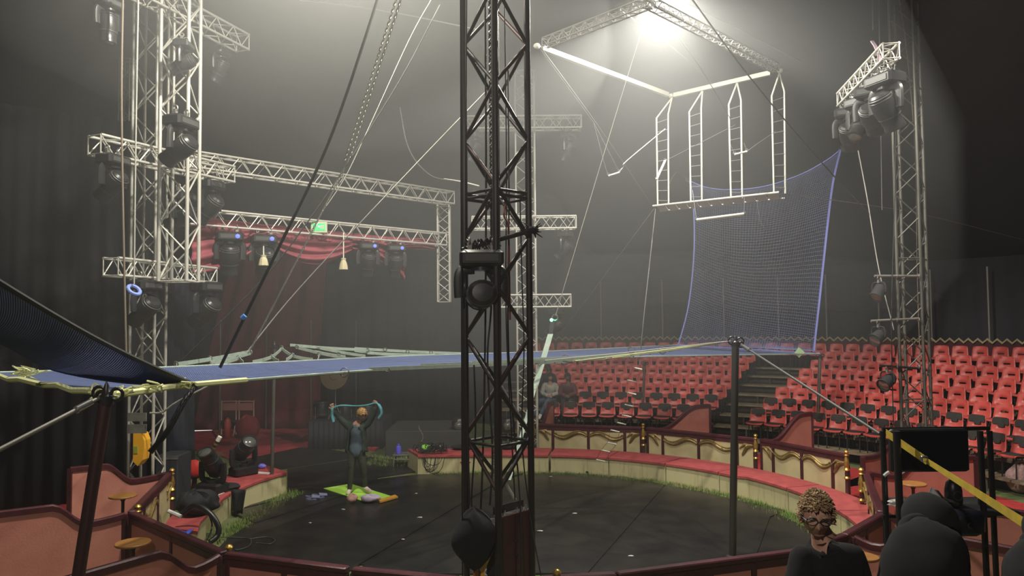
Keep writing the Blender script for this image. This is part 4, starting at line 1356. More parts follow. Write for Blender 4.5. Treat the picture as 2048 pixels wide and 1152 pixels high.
swag('swagged_drape', 'long wine velvet swag between the two cream tassels', v1, v2, zat(530, 450), zat(702, 466), zat(530, 450) - zat(530, 486), zat(620, 458) - zat(620, 528), zat(702, 466) - zat(702, 500), M_DRAPE, 1.5)
swag('swagged_drape', 'wine velvet swag falling to a point past the second tassel', v2, v3, zat(702, 466), zat(808, 476), zat(702, 466) - zat(702, 500), zat(755, 470) - zat(755, 520), zat(808, 476) - zat(808, 562), M_DRAPE, 3)
v4 = onB(868)[0]
swag('swagged_drape', 'narrow gathered strip of wine cloth at the far end of the beam', v3, v4, zat(808, 474), zat(868, 480), zat(808, 474) - zat(808, 498), zat(840, 478) - zat(840, 500), zat(868, 480) - zat(868, 500), M_DRAPE, 4)
# long wine fall of cloth behind
b = MB()
dd = 24.1
def fall(u, v):
    pt = lerp(P(470, 490, dd), P(655, 500, dd), u)
    pb = lerp(P(420, 690, dd), P(640, 700, dd), u)
    pz = lerp(P(385, 862, dd), P(640, 862, dd), u); pz.z = .03
    w = v ** .8
    x = lerp(pt, pb, min(1, w * 2)) if w < .5 else lerp(pb, pz, (w - .5) * 2)
    return Vector((x.x, dd + .10 * sin(u * 28) + .05 * sin(u * 11 + v * 3), x.z))
b.grid(fall, 60, 16)
tag(b.build('drawn_curtain', mat('wine_curtain', (.15, .02, .032), .85, 0, (.10, .014, .022), 3), None, True, 80, thick=.012), 'wine curtain drawn aside behind the stage portal', 'curtain')
def tassel(px, py0, py1, py2, label):
    v, pb = onB(px)
    d = v.y - .66
    a, c = P(px, py1, d), P(px, py2, d)
    t = thing('tassel', label, 'tassel', (c.x, c.y, c.z))
    MB().tube([(a.x, d, P(px, py0, d).z), (a.x, d, a.z)], .012, 6).build('cord', M_WHITE, t)
    h = a.z - c.z
    b = MB()
    n = 20
    pr = [(.03, h), (.055, h * .96), (.05, h * .85), (.045, h * .8), (.065, h * .6), (.08, h * .25), (.085, 0), (.06, .002)]
    b.rings([[(a.x + r_ * (1 + (.08 if kk % 2 else 0) * (z_ < h * .8)) * cos(2 * pi * kk / n), d + r_ * (1 + (.08 if kk % 2 else 0)) * sin(2 * pi * kk / n), c.z + z_) for kk in range(n)] for r_, z_ in pr])
    b.build('fringe', mat('cream_tassel', (.62, .55, .36), .8), t)
tassel(527, 492, 510, 531, 'cream tassel hanging at the join of the first two velvet swags')
tassel(687, 465, 516, 539, 'cream tassel hanging beneath the long velvet swag')
# dark cloth block behind last swag

# =================================================================== TRAPEZE RIG
zr = 8.35
rg1, rg2, rg3, rg4 = Vector((.48, 12.97, zr)), Vector((3.52, 16.0, zr)), Vector((5.33, 14.4, zr)), Vector((2.15, 11.2, zr))
rig = thing('flying_trapeze_rig', 'rectangular white beam frame of the flying trapeze under the floodlight', 'trapeze rig', ((rg1 + rg3) / 2 - Vector((0, 0, .1))))
def beam(a, b_, m, w=.035, h=.045, nm='beam'):
    a, b_ = Vector(a), Vector(b_)
    d = (b_ - a); L = d.length; d = d / L
    s_ = Vector((-d.y, d.x, 0)).normalized()
    b = MB()
    b.rings([[e + s_ * w + Vector((0, 0, h)), e - s_ * w + Vector((0, 0, h)), e - s_ * w - Vector((0, 0, h)), e + s_ * w - Vector((0, 0, h))] for e in (a, b_)])
    b.build(nm, m, rig, False)
M_RIGW = mat('white_rig_paint', (.50, .48, .42), .5)
beam(rg1 + (rg2 - rg1) * .03, rg2 - (rg2 - rg1) * .03, M_RIGW)
beam(rg2 - (rg2 - rg3) * .03 , rg3 + (rg2 - rg3) * .08, M_RIGW)
truss(rig, rg1 + (rg4 - rg1) * .08, rg4, .14, .25, M_ALUD, .014, .007)
truss(rig, rg4, rg3 + (rg4 - rg3) * .05, .14, .25, M_ALUD, .014, .007)
for p_ in (rg1, rg2, rg3):
    MB().ball(p_ + Vector((0, 0, .0)), .065, 12, (1, 1, .8)).build('corner_joint', M_RIGW, rig)
# four ladders from the back beam down to the platform
pL, pR = P(1311, 413, 15.75), P(1556, 383, 14.2)
zp = (pL.z + pR.z) / 2
pL.z = pR.z = zp
pdir = (pR - pL).normalized(); pn = Vector((-pdir.y, pdir.x, 0))     # away from the camera side
if pn.y < 0: pn = -pn
wd = .22
tops = [rg2 + (rg3 - rg2) * u for u in (.0, .30, .62, .985)]
pus = [.02, .31, .64, .97]
for i, (tp, u_) in enumerate(zip(tops, pus)):
    base = lerp(pL, pR, u_)
    t = thing('hanging_ladder', ['trapeze platform ladder nearest the seats-away corner, densest with gear', 'second hanging ladder of the trapeze platform', 'third hanging ladder, with a small trapeze bar beside it', 'last hanging ladder of the trapeze platform, below the bright corner'][i], 'ladder', (base.x, base.y, zp))
    sh = tp.z - .75
    tx = lerp(base, tp, .85)
    a_t, b_t = Vector((tx.x - .02, base.y + (tp.y - base.y) * .8, sh)), Vector((tx.x + .04, base.y + (tp.y - base.y) * .8 + .2, sh + .05))
    a_b, b_b = base, base + pdir * .12 + pn * wd
    b_b = base + pdir * .15 + pn * wd
    a_t = Vector((base.x + .04, base.y + (tp.y - base.y) * .6, tp.z - .52))
    b_t = Vector((b_b.x + .05, b_b.y + (tp.y - b_b.y) * .6, tp.z - .42))
    for (b0_, t0_) in ((a_b, a_t), (b_b, b_t)):
        MB().tube([b0_, t0_, tp + Vector((.02, 0, -.04))], .018, 8).build('rail', M_RIGW, t)
    n_ = 9
    for k in range(n_):
        v = (k + .5) / n_
        bar('rung', t, lerp(a_b, a_t, v), lerp(b_b, b_t, v), .009, M_ALUD, 6)
t = thing('trapeze_platform', 'narrow slatted trapeze platform hanging from four ladders', 'platform', ((pL + pR) / 2 - Vector((0, 0, .05))))
bar('edge_tube', t, pL - pdir * .06, pR + pdir * .02, .022, M_RIGW)
bar('edge_tube', t, pL + pn * wd - Vector((0, 0, .09)), pR + pn * wd + pdir * .06 - Vector((0, 0, .09)), .016, M_ALU)
for k in range(11):
    v0_, v1_ = lerp(pL, pR, k / 11 + .008), lerp(pL, pR, (k + 1) / 11 - .008)
    MB().prism([v0_ + pn * .02, v1_ + pn * .02, v1_ + pn * (wd - .02) - Vector((0, 0, .09)), v0_ + pn * (wd - .02) - Vector((0, 0, .09))], (0, 0, -.02)).build('board', mat('pale_board', (.42, .39, .36), .6), t, False)

def trapeze(label, p, q, ropes, r=.018, m=M_WHITE):
    p, q = Vector(p), Vector(q)
    t = thing('trapeze_bar', label, 'trapeze', ((p + q) / 2))
    bar('bar', t, p, q, r, m, 10)
    for e in (p, q):
        MB().torus(e + Vector((0, 0, .03)), .022, .007, (0, 1, 0), 10, 5).build('shackle', M_CHROME, t)
    for a, b_ in ropes:
        MB().tube([a, b_], .006, 5).build('rope', M_WIRE, t)
d_ = 13.2
e0, e1 = P(1217, 352, d_), P(1239, 345, d_)
trapeze('short white trapeze bar pulled aside, hanging nearest the mast', e0, e1, [(e0, P(1211, 336, d_)), (P(1211, 336, d_), P(1187, 245, d_)), (e1, P(1231, 330, d_)), (P(1231, 330, d_), P(1187, 245, d_)), (P(1187, 245, d_), P(1078, 95, 13))])
e0, e1 = P(1313, 359, 14.6), P(1330, 322, 14.8)
trapeze('white trapeze bar tilted on end against the first hanging ladder', e0, e1, [(e1, P(1384, 294, 14.9)), (P(1384, 294, 14.9), P(1470, 250, 14.8))], .024)
e0, e1 = P(1469, 309, 13.9), P(1494, 303, 13.9)
trapeze('small white trapeze bar beside the third hanging ladder', e0, e1, [(e0, P(1461, 289, 13.9)), (e1, P(1488, 286, 13.9)), (e1, P(1514, 288, 13.9)), (P(1514, 288, 13.9), P(1552, 262, 14))])
e0, e1 = P(1393, 440, 14.0), P(1488, 428, 13.8)
trapeze('long white trapeze bar hanging free below the platform', e0, e1, [(e0, P(1385, 380, 14.2)), (e1, P(1489, 395, 14.2))], .030, M_ALU)

# lamp above the frame
lampo = thing('floodlight', 'blazing white floodlight above the trapeze frame', 'lamp', (2.75, 12.75, 9.1))
MB().lathe([(.02, .34), (.16, .32), (.20, .22), (.22, .12), (.215, .11), (.19, .21), (.15, .30), (.02, .31)], (2.75, 12.6, 9.0), 20).build('reflector', M_ALU, lampo)
MB().lathe([(.02, .14), (.09, .12), (.12, .06), (.115, .02), (.07, -.02), (.01, -.03)], (2.75, 12.6, 9.12), 16).build('glowing_bulb', M_BULB, lampo)
bar('hanger', lampo, (2.75, 12.6, 9.3), (2.75, 12.6, 12.3), .012, M_WIRE)

# =================================================================== NETS
near_e = smooth_path(PP([(210, 789, 5.1), (292, 779, 5.6), (385, 767, 6.5), (690, 743, 9.0), (1000, 722, 12.0), (1300, 712, 14.8), (1640, 707, 17.5)]), 8)
far_e = smooth_path(PP([(-40, 747, 7.2), (130, 742, 8.0), (340, 735, 9.0), (548, 725, 11.2), (800, 713, 14.0), (1090, 703, 17.0), (1358, 690, 19.0)]), 8)
def param(path, t):
    k = t * (len(path) - 1)
    i = min(int(k), len(path) - 2)
    return path[i].lerp(path[i + 1], k - i)
def netpt(u, v):
    a, b_ = param(near_e, u), param(far_e, u)
    p = a.lerp(b_, v)
    p.z -= .10 * sin(pi * v) * sin(pi * u)
    return p
nt = thing('safety_net', 'long blue trapeze safety net stretched level across the ring', 'net', netpt(.5, .5) - Vector((0, 0, .2)))
def cords(lines, r):
    b = MB()
    for ln in lines:
        for i in range(len(ln) - 1):
            a, c = ln[i], ln[i + 1]
            d = (c - a)
            if d.length < 1e-6: continue
            d.normalize()
            u = Vector((-d.y, d.x, 0)) if abs(d.z) < .95 else Vector((1, 0, 0))
            u = u.normalized() * r; w = d.cross(u).normalized() * r
            k = len(b.v)
            b.v += [a + u, a - u * .5 + w * .87, a - u * .5 - w * .87, c + u, c - u * .5 + w * .87, c - u * .5 - w * .87]
            b.f += [(k, k + 1, k + 4, k + 3), (k + 1, k + 2, k + 5, k + 4), (k + 2, k, k + 3, k + 5)]
    return b
lines = []
nu_, nv_ = 330, 84
for i in range(nu_ + 1):
    lines.append([netpt(i / nu_, j / 8) for j in range(9)])
for j in range(nv_ + 1):
    lines.append([netpt(i / 30, j / nv_) for i in range(31)])
o = cords(lines, .0052).build('net_mesh', M_NET, nt, False)
o['kind'] = 'stuff'
o = MB().tube([p + Vector((0, 0, -.01)) for p in near_e[:20]], .026, 6).build('edge_tape', M_YTAPE, nt); o['label'] = 'pale yellow edge tape at the corner'
MB().tube([p + Vector((0, 0, -.01)) for p in near_e[19:]], .016, 6).build('edge_tape', M_TAPE, nt)
MB().tube([p + Vector((0, 0, .0)) for p in far_e], .016, 6).build('edge_tape', M_TAPE, nt)
MB().tube([lerp(near_e[0], far_e[0], k / 10) + Vector((0, 0, .012 * sin(k * 2.5))) for k in range(11)], .024, 6).build('edge_tape', M_YTAPE, nt)
MB().tube([lerp(near_e[-1], far_e[-1], k / 10) for k in range(11)], .016, 6).build('edge_tape', M_BTAPE, nt)
c = P(1598, 705, 17.3)
MB().prism([c + Vector((-.1, 0, -.01)), c + Vector((0.0, 0, -.12)), c + Vector((.14, 0, .0)), c + Vector((.0, 0, .12))], (0, .02, 0)).build('corner_patch', mat('pale_green_patch', (.42, .62, .32), .8), nt)
# frayed pale knots at the near corner
b = MB()
for (x_, y_, d__, n_, s_) in ((300, 775, 5.6, 16, .05), (215, 785, 5.15, 26, .06), (50, 745, 6.6, 18, .07), (372, 768, 6.3, 12, .05), (245, 783, 5.3, 16, .05)):
    for k in range(n_):
        c = P(x_ + rg.uniform(-14, 14), y_ + rg.uniform(-4, 4), d__)
        b.tube(smooth_path([c, c + Vector((rg.gauss(0, s_), rg.gauss(0, .02), rg.gauss(0, s_ * .3))), c + Vector((rg.gauss(0, s_), rg.gauss(0, .02), rg.gauss(0, s_ * .35)))], 3), .007, 4)
b.build('frayed_lashing', M_YTAPE, nt)['kind'] = 'stuff'
# lacing rings along the near edge
for (px, py, d__) in ((689, 745, 9.0), (961, 727, 11.6), (1022, 722, 12.2), (775, 739, 9.7), (880, 733, 10.7)):
    MB().torus(P(px, py, d__), .055 if px in (689, 1022) else .03, .008, (0.2, 1, 0), 16, 6).build('ring', M_CHROME, nt)

# lifted apron at the near end
aA, aB, aC, aD = P(386, 768, 6.45), P(-60, 528, 4.3), P(-60, 655, 5.0), P(108, 740, 6.1)
def apr(u, v):
    top = lerp(aA, aB, u) + Vector((0, 0, -.05 * sin(pi * u)))
    bot = param(smooth_path([aA, P(250, 765, 6.1), aD, P(20, 695, 5.4), aC], 6), u)
    p = top.lerp(bot, v)
    p += Vector((.0, .10 * sin(pi * v), -.04 * sin(pi * v)))
    return p
ap = thing('net_apron', 'dark navy net apron lifted at the near end of the safety net', 'net', apr(.5, 1))
lines = [[apr(i / 110, j / 8) for j in range(9)] for i in range(111)] + [[apr(i / 24, j / 50) for i in range(25)] for j in range(51)]
o = cords(lines, .0042).build('net_mesh', M_NETD, ap, False)
o['kind'] = 'stuff'
MB().tube([apr(k / 20, 0) for k in range(21)], .020, 8).build('edge_rope', M_ROPEK, ap)
MB().tube([apr(k / 20, 1) for k in range(21)], .010, 6).build('edge_rope', M_NETD, ap)

# standing apron at the far end
tl, tR = P(1379, 362, 18.6), P(1681, 300, 17.2)
bl_, bR = P(1357, 688, 19.0), P(1629, 702, 17.5)
topc = smooth_path([tl, P(1412, 375, 18.5), P(1462, 380, 18.2), P(1530, 373, 17.9), P(1600, 350, 17.6), P(1652, 322, 17.3), tR], 6)
lefc = smooth_path([tl, P(1386, 400, 18.6), P(1388, 500, 18.7), P(1377, 610, 18.9), bl_], 6)
rigc = smooth_path([tR, P(1666, 365, 17.2), P(1655, 450, 17.3), P(1640, 590, 17.4), P(1629, 690, 17.5), bR], 6)
def stn(u, v):
    t_ = param(topc, u); l_ = param(lefc, v); r_ = param(rigc, v); b_ = bl_.lerp(bR, u)
    return (l_.lerp(r_, u) + t_.lerp(b_, v) - (tl.lerp(tR, u)).lerp(bl_.lerp(bR, u), v)) + Vector((0, .25 * sin(pi * u) * sin(pi * v), 0))
sn = thing('net_apron', 'upright blue edged net hung between the trapeze frame and the grey mast', 'net', stn(.5, 1))
lines = [[stn(i / 58, j / 24) for j in range(25)] for i in range(59)] + [[stn(i / 14, j / 84) for i in range(15)] for j in range(85)]
o = cords(lines, .0034).build('net_mesh', mat('slate_blue_net_cord', (.14, .17, .34), .8), sn, False)
o['kind'] = 'stuff'
MB().tube(topc, .042, 6, .5).build('edge_tape', M_BTAPE, sn)
MB().tube(lefc, .036, 6, .5).build('edge_tape', M_BTAPE, sn)
MB().tube(rigc, .042, 6, .5).build('edge_tape', M_BTAPE, sn)
MB().torus(tR + Vector((0.02, 0, .04)), .06, .012, (0, 1, 0), 14, 6).build('corner_ring', M_CHROME, sn)
MB().torus(tl + Vector((-.05, 0, .03)), .045, .010, (0, 1, 0), 14, 6).build('corner_ring', M_CHROME, sn)

# net poles
def pole(label, a, b_, r, m, cat='pole', head_=True, name='net_pole'):
    a, b_ = Vector(a), Vector(b_)
    lo = a if a.z < b_.z else b_
    t = thing(name, label, cat, lo)
    bar('shaft', t, a, b_, r, m, 14)
    MB().lathe([(r * 2.2, 0), (r * 2.2, .02), (r * 1.2, .05)], lo, 12).build('foot', m, t)
    if head_:
        hi = b_ if a.z < b_.z else a
        MB().lathe([(r * 1.15, -.06), (r * 1.15, .0), (r * .6, .02), (r * .4, .07), (.004, .10)], hi, 12).build('cap', M_BLACK, t)
        MB().torus(hi + Vector((-.05, 0, .02)), r * 1.1, .012, (0, 1, 0), 12, 6).build('eye', M_BLACK, t)
        MB().torus(hi + Vector((.07, 0, .01)), r * 1.0, .012, (0, 1, 0), 12, 6).build('eye', M_BLACK, t)
    return t
ptop = P(213, 792, 5.05)
q_ = P(157, 1150, 4.95)
dd_ = (q_ - ptop).normalized()
pole('leaning brown steel net pole before the salmon box walls', ptop + dd_ * (ptop.z / -dd_.z), ptop, .040, M_STEELR)
bt = G(543, 992, .0); tp_ = P(549, 692, bt.y)
pole('pale grey net pole at the stage entrance end of the kerb', bt, tp_, .036, M_MASTG)
bt = G(1465, 1117, .0); tp_ = P(1471, 684, bt.y)
pole('thick dark grey net pole standing on the black floor within the ring', bt, tp_, .052, mat('dark_grey_steel', (.075, .07, .07), .4, .5))
bt = G(1634, 905, .05); tp_ = P(1640, 712, bt.y)
pole('grey net pole standing on red carpet between the chairs and the box', bt, tp_, .040, M_MASTG)
bt = G(1283, 860, .3); tp_ = P(1289, 728, bt.y)
pole('slim pole behind the far gold post, between kerb boxes and padded chairs', (bt.x, bt.y, 0), tp_, .034, M_MASTG)
# guy lines with turnbuckles
def guy(label, p, q, r, m, tb=None, name='guy_line'):
    p, q = Vector(p), Vector(q)
    t = thing(name, label, 'guy line', ((p + q) / 2))
    bar('line', t, p, q, r, m, 8)
    if tb:
        d = (q - p)
        a, c = p + d * tb[0], p + d * tb[1]
        bar('turnbuckle', t, a, c, r * 1.7, M_CHROME, 8)
        MB().torus(p + d * .01, r * 2.4, r * .8, (0, 1, 0), 12, 6).build('shackle', M_STEELB, t)
    return t
guy('pale steel guy rod running down from the brown pole past the dark curtain', P(205, 793, 5.05), P(-70, 935, 4.2), .016, M_ALUD, (.10, .22))
guy('grey guy line from the dark net pole across the padded chairs', P(1480, 688, G(1465, 1117).y), P(1760, 868, 7.4), .016, M_WIRE, (.03, .10))
# webbing fan from the dark pole
C0 = P(1462, 682, G(1465, 1117).y - .02)
fan = thing('tension_lines', 'fan of pale lacing lines from the dark pole to the net edge', 'rope', (C0.x, C0.y, C0.z - .3))
tg = [(1340, 700, 13.6), (1300, 705, 13.4), (1262, 712, 13.2), (1212, 717, 13.2), (1170, 720, 13.0), (1130, 724, 12.9), (1060, 724, 12.4)]
for i, a in enumerate(tg):
    q1 = P(*a)
    MB().tube([C0, lerp(C0, q1, .5) + Vector((0, 0, -.01)), q1], .008, 6).build('lacing_line', M_YTAPE if i % 2 else M_ROPEW, fan)
    MB().torus(q1, .045 if a[0] in (1130, 1262) else .028, .009, (.3, 1, 0), 14, 6).build('ring', M_CHROME, fan)
for i in range(6):
    a, b_ = P(*tg[i]), netpt(.80 - .055 * i, .0)
    b = MB(); b.prism([a + Vector((0, 0, .03)), a - Vector((0, 0, .02)), b_ - Vector((0, 0, .02)), b_ + Vector((0, 0, .03))], (.01, .02, 0))
    b.build('webbing_strip', M_TAPE, fan, False)
for (x_, y_, d__) in ((1131, 716, 12.8), (1263, 700, 12.6), (1325, 701, 12.3)):
    MB().torus(P(x_, y_, d__), .055, .010, (.2, 1, 0), 18, 6).build('big_ring', M_CHROME, fan)
# webbing zigzag from the pale pole to the far net edge
B0 = P(549, 690, 14.9)
fz = thing('tension_lines', 'zigzag of pale webbing straps along the far net edge at the pale pole', 'webbing', (B0.x, B0.y, B0.z - .35))
def strap(a, b_, w=.04, m=M_TAPE, sag=0.0):
    a, b_ = Vector(a), Vector(b_)
    n = 6
    d = (b_ - a).normalized()
    b = MB()
    b.rings([[p + Vector((0, 0, w / 2)), p + Vector((.006, .006, w / 2)), p + Vector((.006, .006, -w / 2)), p + Vector((0, 0, -w / 2))] for p in [lerp(a, b_, k / n) - Vector((0, 0, sag * sin(pi * k / n))) for k in range(n + 1)]])
    return b.build('webbing_strip', m, fz, False)
Z1 = [(352, 728, 9.4), (500, 704, 11.5), (480, 715, 11.3), (420, 722, 10.6), (350, 731, 9.6)]
zz_ = [((352, 729, 9.5), (501, 703, 11.6)), ((420, 725, 10.2), (501, 706, 11.6)), ((430, 727, 10.2), (478, 716, 11.0)), ((478, 716, 11.0), (486, 725, 10.7)), ((505, 724, 11), (543, 714, 11.8)), ((543, 714, 11.8), (563, 697, 12.5)), ((563, 697, 12.5), (585, 712, 12.3)),
       ((543, 714, 11.8), (557, 722, 11.5)), ((572, 719, 11.9), (585, 710, 12.3)), ((585, 712, 12.3), (625, 719, 12.2)), ((638, 711, 12.6), (635, 720, 12.3)), ((594, 695, 13.2), (678, 714, 13.0)), ((580, 690, 13.5), (735, 700, 14.0)), ((640, 696, 13.6), (730, 712, 13.6)), ((678, 713, 13.0), (700, 718, 12.9)), ((709, 697, 14), (930, 707, 15.8)), ((709, 701, 14), (800, 711, 14.2)), ((630, 703, 13.2), (690, 713, 13)), ((735, 706, 14), (870, 710, 14.9)), ((418, 716, 10.6), (422, 727, 10.2))]
for a, b_ in zz_:
    strap(P(*a), P(*b_), .055 if a[0] < 520 else .05, M_TAPE, .01)
for (x_, y_, d__) in ((501, 704, 11.6), (420, 717, 10.4), (352, 728, 9.5), (477, 715, 11), (543, 713, 11.8), (563, 695, 12.5), (585, 710, 12.3), (638, 709, 12.6), (594, 694, 13.2), (678, 708, 13), (735, 700, 14), (770, 699, 14.4), (815, 703, 14.6), (862, 705, 15)):
    MB().torus(P(x_, y_, d__), .032, .009, (.3, 1, .2), 12, 6).build('ring', M_CHROME, fz)
for a in ((501, 703, 11.6), (563, 695, 12.5), (594, 694, 13.2), (640, 696, 13.6)):
    MB().tube([P(*a), B0], .005, 5).build('lacing_line', M_ROPEK, fz)

# =================================================================== ROPES AND WIRES
chain('chain', 'long pale twisted chain slanting from the roof down to the net straps', P(806, -15, 8.5), P(700, 315, 10.0), .055, .009, M_ROPEW)
chain('chain', 'lower part of the pale slanting chain reaching the webbing', P(699, 318, 10.0), P(498, 705, 11.5), .045, .007, M_ROPEW)
chain('chain', 'second pale chain strand hanging beside the first', P(797, -15, 8.5), P(690, 320, 10.0), .055, .009, M_ROPEW)
RP = [
 ([(795, -140, 9.0), (735, 60, 9.0), (655, 290, 9.0), (560, 490, 9.0), (500, 612, 9.0), (440, 735, 9.0)], .020, M_ROPEK, 'thick black rope slanting down behind the net apron corner', 'rope'),
 ([(880, 10, 10.0), (800, 160, 10.0), (690, 335, 10.0), (605, 458, 10.0), (520, 565, 10.0), (365, 720, 10.0)], .009, M_WIRE, 'grey wire running down beside the thick black rope', 'wire'),
 ([(970, 185, 11), (830, 330, 11.4), (600, 575, 12), (497, 700, 12)], .010, M_ROPEW, 'straight pale line from the mast down to the net straps', 'rope'),
 ([(862, 0, 11), (818, 80, 11), (740, 250, 11), (690, 355, 11), (640, 430, 11)], .006, M_ROPEW, 'pale line crossing the upper haze beside the chain', 'rope'),
 ([(800, 215, 14), (812, 280, 14), (830, 320, 14), (860, 350, 14), (890, 360, 14)], .016, M_ROPEK, 'drooping dark cable above the portal beam', 'cable'),
 ([(888, 358, 13.8), (922, 363, 13), (958, 372, 12.5)], .012, M_ROPEW, 'short pale line with shackles ending at the mast', 'rope'),
 ([(246, -15, 10.2), (243, 180, 10.2), (246, 420, 10.2), (253, 740, 10.2)], .016, M_ROPEB, 'tan rope hanging straight down before the stage side tower', 'rope'),
 ([(277, -15, 10.4), (272, 250, 10.4), (268, 568, 10.4)], .012, M_ROPEW, 'pale rope hanging down to the blue ring', 'rope'),
 ([(1299, 15, 12.4), (1262, 130, 12.7), (1195, 350, 13.0), (1111, 632, 13.2)], .006, M_ROPEW, 'thin bright wire from the floodlight down to the ratchet strap', 'wire'),
 ([(1311, 10, 12.4), (1400, 135, 13.0), (1465, 245, 13.4)], .007, M_WIRE, 'thin wire fanning from the floodlight towards the third ladder', 'wire'),
 ([(1378, -10, 11.0), (1500, 155, 12.2), (1630, 310, 13.2), (1740, 430, 14)], .012, M_ROPEK, 'long dark line crossing before the upright net to the grey mast', 'rope'),
 ([(1078, 90, 13), (1195, 250, 14), (1300, 405, 15.6)], .008, M_WIRE, 'thin wire from the bright frame corner to the platform end', 'wire'),
 ([(1238, 343, 13.2), (1248, 332, 13.3), (1253, 322, 13.3), (1330, 258, 14)], .008, M_ROPEW, 'slack pale line looping from the aside trapeze bar', 'rope'),
 ([(1309, 416, 15.7), (1180, 590, 17), (1130, 655, 17.6)], .008, M_WIRE, 'faint wire from the platform end down towards the top seats', 'wire'),
 ([(1311, 418, 15.7), (1300, 520, 15.2), (1287, 640, 14.8), (1279, 730, 14.6)], .011, M_WIRE, 'knotted line hanging from the platform to the wire ladder', 'rope'),
 ([(1562, 388, 14.3), (1700, 405, 15), (1850, 430, 16), (2048, 480, 17.5)], .008, M_WIRE, 'faint wire from the platform end past the grey mast', 'wire'),
 ([(1714, 290, 13.6), (1735, 400, 13.8), (1758, 540, 13.9), (1788, 660, 14)], .010, M_ROPEW, 'thin line from the lamp truss down to the grey mast foot', 'wire'),
 ([(1683, 297, 17.1), (1712, 278, 15.5)], .014, M_CHROME, 'short shackled link from the net corner to the lamp truss', 'rope'),
 ([(1377, 358, 18.5), (1353, 345, 17.5), (1334, 378, 17)], .009, M_WIRE, 'thin line from the other net corner towards the first ladder', 'wire'),
 ([(1514, 400, 14.3), (1520, 440, 14.3), (1532, 460, 14.3)], .007, M_WIRE, 'loose hanging thread below the platform', 'rope'),
 ([(600, 0, 15), (760, 20, 14.5), (960, 60, 14)], .012, M_ROPEW, 'pale wire crossing the bright haze near the roof', 'wire'),
 ([(1240, 20, 12.5), (1345, 95, 13.4), (1425, 168, 15)], .007, M_WIRE, 'thin wire from the dark frame beam to the second ladder', 'wire'),
 ([(1370, 5, 12.2), (1480, 60, 13.2), (1600, 122, 14.2)], .010, M_WIRE, 'wire running beside the dark frame beam to the bright corner', 'wire'),
 ([(475, 60, 9.0), (330, 560, 9)][:0], .01, M_WIRE, '', ''),
 ([(393, 770, 8.0), (370, 800, 7.8), (335, 862, 7.6), (300, 905, 7.5)], .030, M_ROPEK, 'broad dark strap slanting before the navy curtain', 'strap'),
 ([(300, 826, 12.4), (325, 824, 12.3), (352, 805, 12.2), (420, 770, 12)], .016, M_ROPEW, 'frayed pale rope tied to the tower foot', 'rope'),
 ([(410, 640, 14), (390, 690, 14), (388, 700, 14)][:0], .01, M_WIRE, '', ''),
 ([(705, 1, 9)][:0], .01, M_WIRE, '', ''),
]
for pts, r_, m_, la, ct in RP:
    if pts:
        cable('rope' if ct == 'rope' else ct, la, PP(pts), r_, m_, ct)
# shackles, knots on ropes as small details
for (x_, y_, d__, la) in ((487, 634, 9.0, 'blue tape wrap on the thick black rope'),):
    o = MB().tube([P(484, 637, 8.96), P(490, 631, 8.96)], .03, 12).build('tape_wrap', mat('bright_blue_tape', (.08, .25, .65), .6), None); tag(o, la, 'tape')
t = thing('blue_ring', 'blue foam ring hanging on a pale rope before the tower', 'ring', P(268, 590, 10.4))
b = MB()
ax_ = Vector((.5, -.35, .25))
b.torus(P(268, 580, 10.4), .085, .026, Vector((.75, -.35, .75)), 20, 8)
b.build('foam_ring', mat('periwinkle_foam', (.22, .30, .75), .6), t)
# ratchet strap near the mast
t = thing('ratchet_strap', 'pale green webbing strap running down behind the near mast', 'strap', P(1080, 760, 13))
def band(p, q, w, m, nm):
    p, q = Vector(p), Vector(q)
    MB().prism([p + Vector((-w / 2, 0, 0)), p + Vector((w / 2, 0, 0)), q + Vector((w / 2, 0, 0)), q + Vector((-w / 2, 0, 0))], (0, .006, 0)).build(nm, m, t, False)
band(P(1105, 641, 13.2), P(1101, 668, 13.1), .075, M_BLACKM, 'black_sleeve')
band(P(1101, 668, 13.1), P(1070, 775, 12.6), .095, M_TAPE, 'webbing')
band(P(1070, 775, 12.6), P(1018, 960, 11.5), .06, M_TAPE, 'webbing')
MB().torus(P(1110, 635, 13.2), .05, .012, (.2, 1, 0), 12, 6).build('shackle', M_CHROME, t)
MB().tube(smooth_path(PP([(1020, 945, 11.4), (1012, 965, 11.4), (1024, 990, 11.4), (1030, 1000, 11.4)]), 4), .03, 8).build('ratchet', M_ALUD, t)
guy_end = MB().ball(P(1103, 640, 13.0), .03, 8).build('green_marker', M_EXITL, t)
# wire ladder
wl_ = thing('wire_ladder', 'thin wire ladder with white rungs trailing over the far kerb', 'ladder', P(1200, 900, 15))
ru = [(1275, 737, 14.6), (1263, 762, 14.7), (1263, 787, 14.7), (1258, 811, 14.8), (1253, 832, 14.8), (1243, 847, 14.9), (1230, 862, 15.0), (1224, 887, 15.0), (1211, 902, 15.1), (1201, 921, 15.3)]
prev = None
for (x_, y_, d__) in ru:
    a, b_ = P(x_ - 9, y_ - 2, d__), P(x_ + 9, y_ + 2, d__)
    bar('rung', wl_, a, b_, .014, M_WHITE, 8)
    if prev:
        bar('side_wire', wl_, prev[0], a, .004, M_WIRE, 5)
        bar('side_wire', wl_, prev[1], b_, .004, M_WIRE, 5)
    prev = (a, b_)
# end of ladder on the floor
t = thing('floor_fixture', 'small chrome fixture lying on the black floor near the far kerb', 'fixture', G(1178, 943))
c = G(1172, 945, .06); c2 = G(1194, 941, .06)
bar('rod', t, c, c2, .02, M_WHITE)
for u_ in (.1, .5, .9):
    p_ = lerp(c, c2, u_)
    MB().cbox((p_.x - .03, p_.y - .04, .03), (p_.x + .03, p_.y + .04, .09), .01).build('clamp', M_BLACKM, t)
